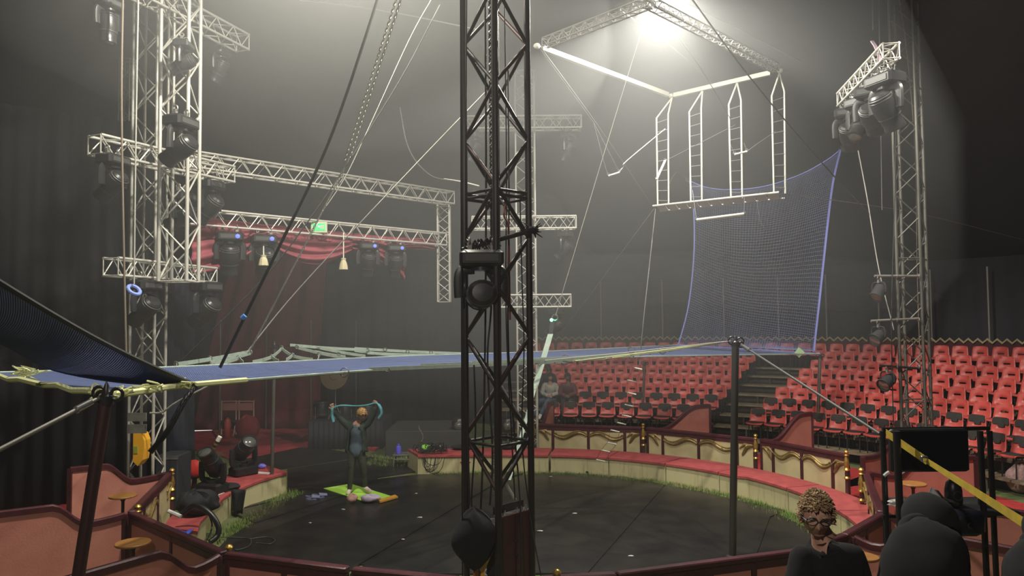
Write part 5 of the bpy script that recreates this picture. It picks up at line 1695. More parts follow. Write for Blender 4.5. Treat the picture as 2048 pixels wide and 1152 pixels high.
# yellow ratchet strap in front
t = thing('ratchet_strap', 'yellow webbing strap stretched past the black screen', 'strap', P(1900, 950, 4.6))
def band3(p, q, w0, w1, m, nm):
    p, q = Vector(p), Vector(q)
    MB().prism([p + Vector((0, 0, w0 / 2)), p - Vector((0, 0, w0 / 2)), q - Vector((0, 0, w1 / 2)), q + Vector((0, 0, w1 / 2))], (.004, .006, 0)).build(nm, m, t, False)
band3(P(1772, 866, 5.3), P(1852, 921, 4.9), .055, .055, M_YEL, 'webbing')
band3(P(1852, 921, 4.9), P(2060, 1054, 3.7), .038, .055, M_YEL, 'webbing')
MB().cbox(P(1849, 918, 4.88) - Vector((.02, .01, .02)), P(1849, 918, 4.88) + Vector((.02, .02, .02)), .004).build('buckle', M_CHROME, t)

# =================================================================== PEOPLE
def head_geo(b, M, nose=1.0):
    """face towards local -Y, centre of the skull at the origin, 0.23 m tall"""
    NU, NV = 32, 24
    def fn(u, v):
        th = 2 * pi * u
        ph = pi * v
        sx, sy, sz = sin(ph) * sin(th), -sin(ph) * cos(th), cos(ph)
        jaw = max(0, -sz)
        x = sx * .076 * (1 - .30 * jaw ** 1.5)
        y = sy * .096 * (1 - .22 * jaw ** 2)
        z = sz * .116
        if sy < 0:
            f = min(1, -sy * 1.6)
            g = lambda cx, cz, wx, wz: math.exp(-((x - cx) / wx) ** 2 - ((z - cz) / wz) ** 2)
            y -= f * nose * (.024 * g(0, -.028, .013, .018) + .012 * g(0, -.005, .010, .022))
            y += f * .010 * (g(-.031, .008, .016, .012) + g(.031, .008, .016, .012))
            y -= f * (.005 * g(0, -.062, .022, .006) + .005 * g(0, -.074, .020, .006) - .005 * g(0, -.068, .024, .003))
            y -= f * .005 * (g(-.03, .030, .022, .008) + g(.03, .030, .022, .008))
            y -= f * .008 * g(0, -.100, .022, .016)
            y -= f * .004 * (g(-.045, -.03, .02, .02) + g(.045, -.03, .02, .02))
        return M @ Vector((x, y, z))
    b.grid(fn, NU, NV)
    for s_ in (-1, 1):
        b.rings([[M @ Vector((s_ * (.074 + .016 * k_), .008 + .004 * k_ + (.018 * (1 - .35 * k_)) * cos(a), -.008 + (.032 * (1 - .3 * k_)) * sin(a))) for a in [2 * pi * i / 10 for i in range(10)]] for k_ in (0, .6, 1.0)])

def hand_geo(b, wrist, dirv, palm_n, s=1.0, curl=.6):
    """palm and five fingers; dirv: wrist to knuckles, palm_n: out of the palm"""
    d = Vector(dirv).normalized(); n_ = Vector(palm_n); n_ = (n_ - d * n_.dot(d)).normalized(); w = d.cross(n_)
    wr = Vector(wrist)
    b.tube([wr - d * .03 * s, wr + d * .02 * s, wr + d * .06 * s, wr + d * .095 * s], [.024 * s, .033 * s, .042 * s, .034 * s], 10, .45, up=n_)
    for k, (off, L) in enumerate(((-.033, .068), (-.012, .078), (.010, .074), (.031, .058))):
        p = wr + d * .088 * s + w * off * s
        pts = [p - d * .02 * s]
        ang = 0
        for j, f in enumerate((.45, .32, .23)):
            ang += curl * (.5 if j == 0 else .9)
            p = p + (d * cos(ang) + n_ * sin(ang)) * (L * f * s)
            pts.append(p)
        b.tube(pts, [.0095 * s, .0095 * s, .0085 * s, .0065 * s], 6)
    p = wr + d * .03 * s - w * .03 * s
    b.tube([p, p + (d * .5 - w * .8) * .028 * s + n_ * .01 * s, p + (d * 1.3 - w * 1.0) * .036 * s + n_ * .03 * s], [.012 * s, .011 * s, .008 * s], 6)

def person(label, loc, J, E, Rr, skin, head_M, hands=(), garments=(), nose=1.0, sub=1, extra=None):
    """J joints (local), E edges, Rr radii; grows one body surface; garments: (name, material, [(a,b,t0,t1)], offset)"""
    t = thing('person', label, 'person', loc)
    names = list(J)
    me = bpy.data.meshes.new('body')
    me.from_pydata([tuple(J[n]) for n in names], [(names.index(a), names.index(b_)) for a, b_ in E], [])
    o = bpy.data.objects.new('body', me)
    COL.objects.link(o)
    md = o.modifiers.new('skin', 'SKIN')
    sk = me.skin_vertices[0].data
    for i, n in enumerate(names):
        r_ = Rr[n]
        sk[i].radius = r_ if hasattr(r_, '__len__') else (r_, r_)
        sk[i].use_root = (i == 0)
    sm = o.modifiers.new('smooth', 'SUBSURF')
    sm.levels = 2; sm.render_levels = 2
    bake_obj(o)
    vs = [v.co.copy() for v in o.data.vertices]
    nor = [v.normal.copy() for v in o.data.vertices]
    fs = [tuple(p.vertices) for p in o.data.polygons]
    bpy.data.objects.remove(o)
    b = MB()
    b.add(vs, fs)
    head_geo(b, head_M, nose)
    for h_ in hands:
        hand_geo(b, *h_)
    b.build('body', skin, t, True, 80, world=False)
    def nearest(c):
        best = None
        for a, b_ in E:
            A, B = Vector(J[a]), Vector(J[b_])
            d = B - A
            t_ = 0 if d.length_squared == 0 else max(0, min(1, (c - A).dot(d) / d.length_squared))
            ds = (c - A - d * t_).length
            if best is None or ds < best[0]:
                best = (ds, a, b_, t_)
        return best
    fb = [nearest(sum((vs[i] for i in f), Vector()) / len(f)) for f in fs]
    for gname, gm_, regs, off in garments:
        keep = [f for f, nb in zip(fs, fb) if any((nb[1], nb[2]) == (r_[0], r_[1]) and r_[2] <= nb[3] <= r_[3] and (len(r_) < 5 or max(vs[i].z for i in f) < r_[4]) for r_ in regs)]
        ids = sorted({i for f in keep for i in f})
        mp = {i: k for k, i in enumerate(ids)}
        g = MB()
        g.add([vs[i] + nor[i] * off * (1 + .25 * noise.noise(vs[i] * 14)) for i in ids], [tuple(mp[i] for i in f) for f in keep])
        g.build(gname, gm_, t, True, 80, world=False, thick=.006)
    return t

def hair(t, M, m, length=.03, n=260, messy=.4, back=-.04, name='hair', seed=1, curl=False):
    r = random.Random(seed)
    b = MB()
    def fn(u, v):
        th = 2 * pi * u; ph = v * 1.95
        if abs(((th + pi) % (2 * pi)) - pi) < 1.15:
            ph = v * (1.05 + .25 * abs(((th + pi) % (2 * pi)) - pi))
        s_ = 1.06 + .03 * noise.noise(Vector((th * 3, ph * 4, seed)))
        return M @ Vector((sin(ph) * sin(th) * .078 * s_, -sin(ph) * cos(th) * .098 * s_ + .002, cos(ph) * .118 * s_ + .002))
    b.grid(fn, 32, 10)
    for i in range(n):
        th = r.uniform(0, 2 * pi); c_ = r.uniform(-.25, 1)
        if abs(((th + pi) % (2 * pi)) - pi) < 1.1 and c_ < .45:
            c_ = r.uniform(.45, 1)
        sp = math.sqrt(max(0, 1 - c_ * c_))
        d = Vector((sp * sin(th), -sp * cos(th), c_))
        p = Vector((d.x * .078, d.y * .098, d.z * .118))
        if curl:
            c = M @ (p * 1.2)
            b.ball(c, length * r.uniform(.5, 1.0), 6, (1, 1, .8))
        else:
            tdir = Vector((r.gauss(.15, messy), -.5 + r.gauss(0, messy), .45 + r.gauss(0, messy * .6)))
            tdir = (tdir + d * .7).normalized()
            q1 = p * 1.04 + tdir * length * .5
            q2 = p * 1.04 + tdir * length + Vector((0, -.3 * length, -.15 * length))
            b.tube([M @ (p * .99), M @ q1, M @ q2], [.007, .006, .0015], 4)
    b.build(name, m, t, True, 80, world=False)

STD_E = [('pelvis', 'waist'), ('waist', 'chest'), ('chest', 'neck'), ('neck', 'headb'), ('chest', 'shL'), ('shL', 'elL'), ('elL', 'wrL'), ('chest', 'shR'), ('shR', 'elR'), ('elR', 'wrR'),
         ('pelvis', 'hipL'), ('hipL', 'knL'), ('knL', 'anL'), ('anL', 'toL'), ('pelvis', 'hipR'), ('hipR', 'knR'), ('knR', 'anR'), ('anR', 'toR')]
def radii(s=1.0, w=1.0):
    return {'pelvis': (.135 * w * s, .10 * s), 'waist': (.115 * w * s, .085 * s), 'chest': (.14 * w * s, .10 * s), 'neck': .052 * s, 'headb': .05 * s, 'shL': .062 * s, 'shR': .062 * s, 'elL': .043 * s, 'elR': .043 * s, 'wrL': .027 * s, 'wrR': .027 * s,
            'hipL': .088 * s, 'hipR': .088 * s, 'knL': .056 * s, 'knR': .056 * s, 'anL': .036 * s, 'anR': .036 * s, 'toL': .03 * s, 'toR': .03 * s}
TOP = [('pelvis', 'waist', 0, 1), ('waist', 'chest', 0, 1), ('chest', 'neck', 0, .55), ('chest', 'shL', 0, 1), ('chest', 'shR', 0, 1)]
SLV = [('shL', 'elL', 0, 1), ('elL', 'wrL', 0, .96), ('shR', 'elR', 0, 1), ('elR', 'wrR', 0, .96)]
LEG = [('pelvis', 'hipL', 0, 1), ('pelvis', 'hipR', 0, 1), ('hipL', 'knL', 0, 1), ('hipR', 'knR', 0, 1), ('knL', 'anL', 0, .95), ('knR', 'anR', 0, .95), ('pelvis', 'waist', 0, .25)]
FEETL = [('anL', 'toL', 0, 1), ('knL', 'anL', .93, 1)]
FEETR = [('anR', 'toR', 0, 1), ('knR', 'anR', .93, 1)]

# ---- woman stretching with the scarf
WD = G(714, 987, .05).y
O = Vector((P(715, 980, WD).x, WD, .05))
def W(px, py, dy=0.0):
    return P(px, py, WD + dy) - O
J = {'pelvis': W(713, 902), 'waist': W(714, 882, .02), 'chest': W(713, 858, .0), 'neck': W(718, 843, -.02), 'headb': W(723, 837, -.05),
     'shL': W(694, 849), 'elL': W(677, 832, -.06), 'wrL': W(666, 819, -.10), 'shR': W(735, 847), 'elR': W(747, 828, -.06), 'wrR': W(751, 813, -.10),
     'hipL': W(704, 908), 'knL': W(702, 946, -.03), 'anL': W(699, 981, .0), 'toL': W(695, 988, -.16), 'hipR': W(723, 908), 'knR': W(728, 944, -.02), 'anR': W(731, 976, .06), 'toR': W(741, 983, -.12)}
hM = Matrix.Translation(W(724, 829, -.10)) @ Matrix.Rotation(rad(8), 4, 'Z') @ Matrix.Rotation(rad(30), 4, 'X') @ Matrix.Scale(1.0, 4)
wm = person('woman standing on the lime mat, stretching a teal scarf above her bowed head', O, J, STD_E, radii(.98), M_SKIN, hM,
            hands=[(W(666, 819, -.10), Vector((-.3, -.2, 1)), Vector((.6, -.8, 0)), 1.05, 1.2), (W(751, 813, -.10), Vector((.15, -.2, 1)), Vector((-.6, -.8, 0)), 1.05, 1.2)],
            garments=[('tunic', M_SLATE, TOP + [('pelvis', 'hipL', 0, .8), ('pelvis', 'hipR', 0, .8)], .012), ('leggings', M_LEGG, LEG, .006), ('sock', M_SOCK, FEETL, .008), ('sock', M_SOCK, FEETR, .008),
                      ('jacket_sleeves', M_DGREEN, SLV + [('chest', 'shL', .3, 1), ('chest', 'shR', .3, 1)], .022)])
hair(wm, hM, M_GINGER, .025, 380, curl=True, seed=4)
for s_ in (-1, 1):      # open jacket fronts and back
    b = MB()
    def jk(u, v, s_=s_):
        a = rad(-50 + 125 * u) if s_ > 0 else rad(180 + 50 - 125 * u)
        c = W(713 + (1 if s_ > 0 else -1), 846 + 58 * v, .01)
        rx, ry = .165 + .05 * v, .125 + .05 * v
        return Vector((c.x + rx * cos(a), c.y + ry * sin(a), c.z + .01 * sin(u * 9)))
    b.grid(jk, 12, 10)
    b.build('jacket_front', M_DGREEN, wm, True, 80, world=False, thick=.012)
hl, hr = W(669, 812, -.13), W(753, 806, -.13)
b = MB()
path = [W(667, 843, -.12), W(664, 828, -.14), W(667, 816, -.15), W(683, 811, -.14), W(712, 812, -.12), W(735, 810, -.13), W(752, 806, -.15), W(760, 814, -.15), W(763, 826, -.14), W(758, 836, -.12)]
sp = smooth_path(path, 5)
sc_ = MB().tube([p + O for p in sp], [.058 if i < 10 or i > len(sp) - 14 else .032 for i in range(len(sp))], 8, .5)
tag(sc_.build('scarf', M_TEAL, None, True, 80), 'teal scarf stretched between the raised hands of the standing woman', 'scarf')

# ---- three spectators
def sitter(label, ang, row, top, topm, legm, hairm, skin, legdx=0.0, lean=.0, look=0, hs=.018, wid=1.0, curl=True):
    r, z = trow(row)
    o_ = ringp(r, ang, z, SR)
    Rz = Matrix.Rotation(-rad(ang), 4, 'Z')
    L = lambda x, y, z_: Rz @ Vector((x, y, z_))
    sh = 1.02
    J = {'pelvis': L(0, .05, .56), 'waist': L(0, .07, .74), 'chest': L(0, .02 - lean, .93), 'neck': L(0, -.02 - lean, 1.08), 'headb': L(0, -.04 - lean, 1.14),
         'shL': L(-.17, .02 - lean, 1.0), 'elL': L(-.24, -.06 - lean, .76), 'wrL': L(-.06, -.26 - lean, .70), 'shR': L(.17, .02 - lean, 1.0), 'elR': L(.24, -.06 - lean, .76), 'wrR': L(.06, -.27 - lean, .72),
         'hipL': L(-.10, .0, .53), 'knL': L(-.12 + legdx * .5, -.42, .56), 'anL': L(-.12 + legdx, -.55, .12 - (.1 if legdx else 0)), 'toL': L(-.13 + legdx * 1.2, -.72, .08 - (.1 if legdx else 0)),
         'hipR': L(.10, .0, .53), 'knR': L(.10 + legdx * .4, -.44, .58), 'anR': L(.10 + legdx * .9, -.50, .16), 'toR': L(.11 + legdx, -.66, .08)}
    hM = Matrix.Translation(L(0, -.06 - lean, 1.235)) @ Rz @ Matrix.Rotation(rad(look), 4, 'Z') @ Matrix.Rotation(rad(14), 4, 'X')
    p = person(label, o_, J, STD_E, radii(1.0, wid), skin, hM, hands=[(L(-.06, -.26 - lean, .70), Rz @ Vector((.7, -.5, 0)), Rz @ Vector((0, .3, -1)), 1, .9), (L(.06, -.27 - lean, .72), Rz @ Vector((-.7, -.4, 0)), Rz @ Vector((0, .3, -1)), 1, .9)],
               garments=[(top, topm, TOP + SLV, .024), ('trousers', legm, LEG, .012), ('shoe', M_PAPER if legdx else M_BLACKM, FEETL, .014), ('shoe', M_PAPER if legdx else M_BLACKM, FEETR, .014)])
    hair(p, hM, hairm, hs, 110, curl=curl, seed=row * 7 + int(ang))
sitter('woman in a pale grey jumper and jeans seated at the end of the second row', 4.75, 1, 'jumper', M_GREY, M_JEAN, M_DHAIR, M_SKIN, legdx=-.42, lean=.02, look=25)
sitter('person in a maroon hoodie with folded hands, next to the woman in the pale jumper', 7.5, 1, 'hoodie', M_MAROON, mat('black_trousers', (.03, .03, .033), .85), M_DHAIR, M_SKIND, lean=.06, look=-10)
sitter('person dressed in black seated one row behind the woman in the pale jumper', 4.3, 2, 'black_jacket', M_BLACKM, M_BLACKM, M_DHAIR, mat('deep_brown_skin', (.10, .055, .04), .5), lean=.0, look=0)

# ---- man with glasses
MDp = 3.75
zf = 1.12      # the raised stand on this side
riser = MB().box((-3.5, -2.5, 0), (5.5, 4.15, zf)).build('floor_riser', M_WOODD, None, False)
struct(riser)
O = Vector((P(1652, 1100, MDp).x, MDp, zf))
def W(px, py, dy=0.0):
    return P(px, py, MDp + dy) - O
ck = lambda px, py, dy=0: W(px, py, dy)
J = {'pelvis': W(1662, 1370, .02), 'waist': W(1660, 1270, .03), 'chest': W(1655, 1165, .02), 'neck': W(1649, 1112, .01), 'headb': W(1638, 1040, -.02),
     'shL': W(1606, 1122, .0), 'elL': W(1592, 1235, -.04), 'wrL': W(1618, 1330, -.22), 'shR': W(1706, 1120, .03), 'elR': W(1730, 1230, .0), 'wrR': W(1690, 1330, -.2),
     'hipL': W(1635, 1390), 'knL': W(1632, 1560, -.03), 'anL': W(1632, 1560, -.03) - Vector((0, 0, .40)), 'toL': W(1632, 1560, -.15) - Vector((0, 0, .44)),
     'hipR': W(1690, 1390), 'knR': W(1692, 1560, -.03), 'anR': W(1692, 1560, -.03) - Vector((0, 0, .40)), 'toR': W(1692, 1560, -.15) - Vector((0, 0, .44))}
kz = (J['hipL'].z)
for s_ in 'LR':
    J['kn' + s_].z = kz * .52; J['an' + s_].z = .09; J['to' + s_].z = .05
R1 = radii(1.0, 1.0)
R1['chest'] = (.13, .095); R1['neck'] = (.062, .058); R1['headb'] = .046; R1['shL'] = R1['shR'] = .066
hM = Matrix.Translation(W(1632, 1028, -.045)) @ Matrix.Rotation(rad(-14), 4, 'Z') @ Matrix.Rotation(rad(11), 4, 'X') @ Matrix.Scale(.96, 4)
mn = person('man in black shirt and dark glasses looking down, short sandy hair', O, J, STD_E, R1, mat('fair_skin', (.62, .36, .27), .5, 0, (.56, .31, .23), 12), hM,
            hands=[(J['wrL'], Vector((.3, -.8, -.2)), Vector((0, -.2, -1)), 1, .7), (J['wrR'], Vector((-.3, -.8, -.2)), Vector((0, -.2, -1)), 1, .7)],
            garments=[('t_shirt', M_TEE, TOP + [('chest', 'neck', 0, 1, W(1645, 1097).z), ('neck', 'headb', 0, 1, W(1645, 1097).z), ('shL', 'elL', 0, .48), ('shR', 'elR', 0, .48)], .022), ('trousers', M_BLACKM, LEG, .012), ('shoe', M_BLACKM, FEETL, .012), ('shoe', M_BLACKM, FEETR, .012)])
hair(mn, hM, M_BLOND, .020, 620, .35, seed=2)
MB().torus(W(1648, 1096, -.0), .070, .016, (-.05, -.30, 1), 24, 8).build('collar', M_TEE, mn, True, 60, world=False)
def gl(b):
    for s_ in (-1, 1):
        c = Vector((s_ * .033, -.108, .006))
        pts = [c + Vector((.027 * cos(a) * (1 if abs(cos(a)) < .8 else .97), .004 * abs(cos(a)) + (0.006 if s_ * cos(a) > .8 else 0), .019 * sin(a))) for a in [2 * pi * k / 20 for k in range(21)]]
        b.tube([hM @ p for p in pts], .0028, 6)
        b.tube([hM @ Vector((s_ * .060, -.104, .010)), hM @ Vector((s_ * .079, -.06, .010)), hM @ Vector((s_ * .083, .01, .006))], .0026, 6)
    b.tube([hM @ Vector((-.008, -.112, .010)), hM @ Vector((0, -.116, .013)), hM @ Vector((.008, -.112, .010))], .0026, 6)
b = MB(); gl(b)
gg = b.build('glasses', M_BLACK, mn, True, 60, world=False)
b = MB()
for s_ in (-1, 1):
    b.ball(hM @ Vector((s_ * .031, -.080, .006)), .0115, 10)
b.build('eyes', mat('eye_white', (.35, .33, .3), .3), mn, True, 60, world=False)
b = MB()
b.tube([hM @ Vector((-.024, -.0985, -.066)), hM @ Vector((-.01, -.1045, -.0665)), hM @ Vector((0, -.106, -.068)), hM @ Vector((.01, -.1045, -.0665)), hM @ Vector((.024, -.0985, -.066))], [.002, .0045, .005, .0045, .002], 6)
b.build('lips', mat('lip_colour', (.32, .12, .10), .5), mn, True, 60, world=False)
for s_ in (-1, 1):
    MB().tube([hM @ Vector((s_ * .046, -.094, .026)), hM @ Vector((s_ * .03, -.103, .032)), hM @ Vector((s_ * .014, -.106, .028))], [.002, .0045, .003], 6).build('eyebrow', M_BLOND, mn, True, 60, world=False)

# ---- hooded person bent over the equipment
def hunched(label, cx, top, D, wpx, dx=0, turn=0):
    O = Vector((P(cx, 1100, D).x, D, zf))
    Q = lambda px, py, dy=0.0: P(px, py, D + dy) - O
    J = {'pelvis': Q(cx - 8, 1290, -.10), 'waist': Q(cx - 8, 1200, -.06), 'chest': Q(cx, top + 108, .02), 'neck': Q(cx + 3, top + 66, .12), 'headb': Q(cx + 4, top + 58, .18),
         'shL': Q(cx - wpx * .30, top + 112, .03), 'elL': Q(cx - wpx * .42, top + 190, .14), 'wrL': Q(cx - wpx * .25, top + 200, .38), 'shR': Q(cx + wpx * .30, top + 100, .03), 'elR': Q(cx + wpx * .36, top + 180, .14), 'wrR': Q(cx + wpx * .25, top + 190, .38),
         'hipL': Q(cx - 50, 1310, -.08), 'hipR': Q(cx + 34, 1310, -.08)}
    hz = J['hipL'].z
    for s_ in 'LR':
        h_ = J['hip' + s_]
        J['kn' + s_] = Vector((h_.x, h_.y + .08, hz * .52)); J['an' + s_] = Vector((h_.x, h_.y + .02, .09)); J['to' + s_] = Vector((h_.x, h_.y + .17, .05))
    R = radii(1.0, 1.05)
    R['chest'] = (.13, .11); R['waist'] = (.14, .12); R['pelvis'] = (.145, .13); R['neck'] = (.07, .065); R['shL'] = R['shR'] = .062
    hM = Matrix.Translation(Q(cx + 6, top + 50, .27)) @ Matrix.Rotation(rad(180 + turn), 4, 'Z') @ Matrix.Rotation(rad(50), 4, 'X')
    p = person(label, O, J, STD_E, R, M_SKIN, hM, hands=[(J['wrL'], Vector((.3, .8, -.2)), Vector((0, .2, -1)), 1, .7), (J['wrR'], Vector((-.3, .8, -.2)), Vector((0, .2, -1)), 1, .7)],
               garments=[('hooded_jacket', M_TEE, TOP + SLV + [('chest', 'neck', 0, 1)], .032), ('trousers', M_BLACKM, LEG, .014), ('shoe', M_BLACKM, FEETL, .012), ('shoe', M_BLACKM, FEETR, .012)])
    b = MB()
    for k in range(1):
        b.grid(lambda u, v: hM @ Vector((.100 * sin(min(2.3, v * 2.3)) * sin(2 * pi * u) * 1.15, .02 - .118 * sin(min(2.3, v * 2.3)) * cos(2 * pi * u) + .03 * v, .150 * cos(v * 2.3) + .006 * sin(u * 40) * v)), 28, 12)
    b.build('hood', M_TEE, p, True, 80, world=False, thick=.01)
    b = MB()
    c0 = Q(cx + 2, top + 66, .10)
    b.torus(c0, .085, .035, (0, -.5, .85), 20, 8)
    b.build('hood_collar', M_TEE, p, True, 80, world=False)
    return p
hunched('person in a black hooded top bent over the equipment, seen from behind', 1850, 1003, 3.35, 150)
hunched('black clad person cut off by the picture edge, arm only in view', 2098, 1035, 3.3, 150, turn=20)

# =================================================================== THINGS ON THE RING FLOOR
yz = .05
pts = [G(647, 977, yz), G(702, 968, yz), G(784, 993, yz), G(731, 1004, yz)]
tag(MB().prism([Vector((p.x, p.y, yz - .006)) for p in pts], (0, 0, .012)).build('yoga_mat', M_LIME, None, False), 'lime green exercise mat under the stretching woman', 'mat')
def lump(name, label, cat, c, sx, sy, sz, m, seed=0, rough=.35, parent=None, n=20):
    b = MB()
    b.grid(lambda u, v: Vector((c.x + sx * sin(pi * v) ** .8 * cos(2 * pi * u) * (1 + rough * noise.noise(Vector((cos(2 * pi * u) * 1.6, sin(2 * pi * u) * 1.6, v * 3 + seed)))),
                                c.y + sy * sin(pi * v) ** .8 * sin(2 * pi * u) * (1 + rough * noise.noise(Vector((cos(2 * pi * u) * 1.6 + 9, sin(2 * pi * u) * 1.6, v * 3 + seed)))),
                                c.z + sz * max(0, (cos(pi * v) * .5 + .5)) * (1 + rough * noise.noise(Vector((cos(2 * pi * u) * 2.4, sin(2 * pi * u) * 2.4, v * 2 + seed + 5)))))), n, 12)
    o = b.build(name, m, parent, True, 80)
    return o if parent is not None else tag(o, label, cat)
lump('folded_top', 'lilac clothing dropped on the near corner of the lime mat', 'clothes', G(739, 1003, .05), .19, .13, .13, M_LILAC, 3)
lump('folded_top', 'peach pink clothing bundle at the near edge of the lime mat', 'clothes', G(704, 1005, .05), .10, .08, .15, M_PEACH, 8)
b = MB()
p0 = [G(757, 1003, .05), G(775, 997, .05), G(790, 992, .05), G(796, 996, .05), G(775, 1002, .05), G(760, 1006, .05)]
b.prism([Vector((p.x, p.y, .05)) for p in p0], (0, 0, .03))
tag(b.build('mat_strap', mat('mustard_strap', (.65, .33, .04), .7), None, False), 'mustard yellow strap beside the lilac clothing', 'strap')
for dx, la in ((0, 'nearer'), (1, 'farther')):
    c = G(626 + 14 * dx, 999 - 4 * dx, .04)
    t = thing('clog', 'grey blue foam clog on the black floor, %s one of the pair' % la, 'shoe', c, rad(20 + 15 * dx))
    M = Matrix.Identity(4)
    MB().rings([[(x_ * s_, y_ * s_, z_) for x_, y_ in [(.05 * cos(a) * (1 + .15 * (sin(a) < 0)), .14 * sin(a)) for a in [2 * pi * k / 16 for k in range(16)]]] for s_, z_ in ((1, 0), (1.02, .025), (.95, .03))]).build('sole', M_CROC, t, True, 40, world=False)
    MB().grid(lambda u, v: (.052 * cos(pi * u), -.135 + .16 * v, .03 + .065 * sin(pi * u) * (.55 + .45 * v)), 12, 8).build('upper', M_CROC, t, True, 60, world=False, thick=.008)
    MB().tube([(-.05, .03, .05), (-.04, .12, .07), (0, .145, .075), (.04, .12, .07), (.05, .03, .05)], .008, 6, up=(0, 0, 1)).build('heel_strap', M_CROC, t, True, 60, world=False)
    t.rotation_euler = (0, 0, rad(100 + 15 * dx))
# small steel table, violet bottle
c0, c1 = G(787, 934, .03), G(853, 932, .03)
tz = P(790, 912, c0.y).z
t = thing('low_table', 'low steel folding table at the far kerb end', 'table', ((c0 + c1) / 2 + Vector((0, .15, -.0))))
for x_, y_ in ((c0.x, c0.y), (c1.x, c0.y), (c0.x, c0.y + .35), (c1.x, c0.y + .35)):
    bar('leg', t, (x_, y_, .03), (x_, y_, tz), .014, M_ALUD)
MB().cbox((c0.x - .02, c0.y - .02, tz), (c1.x + .02, c0.y + .38, tz + .03), .008).build('table_top', M_ALUD, t, True, 30)
bar('stretcher', t, (c0.x, c0.y, tz * .72), (c1.x, c0.y, tz * .72), .010, M_ALUD)
bx = P(797, 905, c0.y + .1).x
t = thing('bottle', 'glowing violet blue plastic bottle on the low steel table', 'bottle', (bx, c0.y + .1, tz + .03))
MB().lathe([(.05, 0), (.062, .01), (.065, .03), (.065, .15), (.055, .18), (.025, .195), (.022, .21)], (bx, c0.y + .1, tz + .03), 16).build('bottle_body', M_BLUEB, t)
MB().lathe([(.026, .205), (.026, .235), (.02, .24)], (bx, c0.y + .1, tz + .03), 12).build('cap', M_BLUEB, t)
# cable heap on the kerb end
kc = G(858, 896, .43)
b = MB()
r3 = random.Random(5)
for i in range(26):
    c = G(r3.uniform(842, 882), r3.uniform(902, 909), .44)
    R0 = r3.uniform(.08, .22)
    ph = r3.uniform(0, 6.28)
    b.tube(smooth_path([c + Vector((R0 * cos(ph + k), .55 * R0 * sin(ph + k), .03 + .22 * abs(sin(k * 1.3 + i)) * r3.random())) for k in range(7)], 4), .009, 5)
for i in range(9):      # loops hanging over the wall
    x0, x1 = r3.uniform(835, 860), r3.uniform(862, 892)
    a_, c_ = G(x0, 916, .43), G(x1, 916, .43)
    dn_ = r3.uniform(.12, .36)
    b.tube(smooth_path([a_ + Vector((0, -.02, .02)), lerp(a_, c_, .15) + Vector((0, -.05, -dn_ * .7)), lerp(a_, c_, .5) + Vector((0, -.06, -dn_)), lerp(a_, c_, .85) + Vector((0, -.05, -dn_ * .7)), c_ + Vector((0, -.02, .02))], 5), .007, 5)
tag(b.build('cable_heap', M_ROPEK, None, True, 60), 'tangled heap of black cables spilling over the far kerb end', 'cable', None, 'stuff')
lump('green_pouch', 'bright green pouch in the heap of black cables', 'pouch', G(852, 903, .47), .12, .08, .14, mat('bright_green', (.22, .55, .05), .6), 2)
tag(MB().tube(smooth_path(PP([(870, 902, kc.y - .15), (876, 896, kc.y - .1), (880, 893, kc.y - .05)]), 3), [.02, .035, .035, .03, .035, .04, .03][:7], 8).build('microphone', M_PAPER, None), 'pale handset lying on the cable heap', 'handset')
b = MB()
c = G(842, 884, .55)
b.tube(smooth_path([c + Vector((.05 * sin(k), 0, .08 * k)) for k in range(6)], 3), .012, 6)
tag(b.build('chrome_cable', M_CHROME, None), 'shiny coiled cable rising behind the cable heap', 'cable')
# red bin
bc = G(932, 944, 0)
t = thing('bin', 'small red plastic bin on the floor against the far kerb', 'bin', bc)
MB().lathe([(.17, 0), (.21, .24), (.22, .25), (.21, .262), (.195, .25), (.16, .02)], bc, 20).build('bin_body', M_REDPL, t)
MB().lathe([(.225, .245), (.225, .265), (.2, .27)], bc, 20).build('rim', M_REDPL, t)
lump('black_bundle', 'black case lying on the red kerb top just outside the mast', 'case', G(925, 899, .43), .25, .16, .12, M_BLACKM, 1, .15)
lump('black_bundle', 'black bundle on the kerb top seen between the mast legs', 'bundle', G(1016, 898, .43), .22, .16, .14, M_BLACKM, 4, .2)

# stage riser, gong, band gear
def bxp(x0, x1, ytop, ybot, d, depth, z0=0):
    return (X(x0, d), d, z0), (X(x1, d), d + depth, P((x0 + x1) / 2, ytop, d).z)
t = thing('band_riser', 'black skirted drum riser behind the stretching woman', 'stage riser', (X(700, 20), 20.5, 0))
lo, hi = bxp(618, 765, 842, 880, 20.3, 1.6)
MB().cbox(lo, hi, .02).build('riser_deck', M_BLACKM, t, True, 30)
b = MB()
b.grid(lambda u, v: (lo[0] + (hi[0] - lo[0]) * u, lo[1] - .03 - .025 * sin(u * 90), hi[2] * v), 120, 1)
b.build('skirt', M_TENT, t, True, 80, thick=.006)
t = thing('band_riser', 'low black platform with lamps beyond the far kerb', 'stage riser', (X(840, 19), 20, 0))
lo, hi = bxp(770, 925, 862, 890, 19.0, 2.0)
MB().cbox(lo, hi, .02).build('riser_deck', mat('charcoal_deck', (.05, .047, .045), .8), t, True, 30)
gx = P(668, 752, 20.6)
t = thing('gong', 'tan gong disc on a thin stand above the drum riser', 'gong', (gx.x, 20.6, 1.0))
T = Matrix.Translation(gx) @ Matrix.Rotation(rad(80), 4, 'X')
MB().rings([[(r_ * cos(2 * pi * k / 28), r_ * sin(2 * pi * k / 28), z_) for k in range(28)] for r_, z_ in ((.37, 0), (.38, .01), (.37, .02), (.12, .03), (.10, .05), (.01, .055))], T).build('disc', mat('tan_bronze', (.26, .19, .12), .5, .4), t)
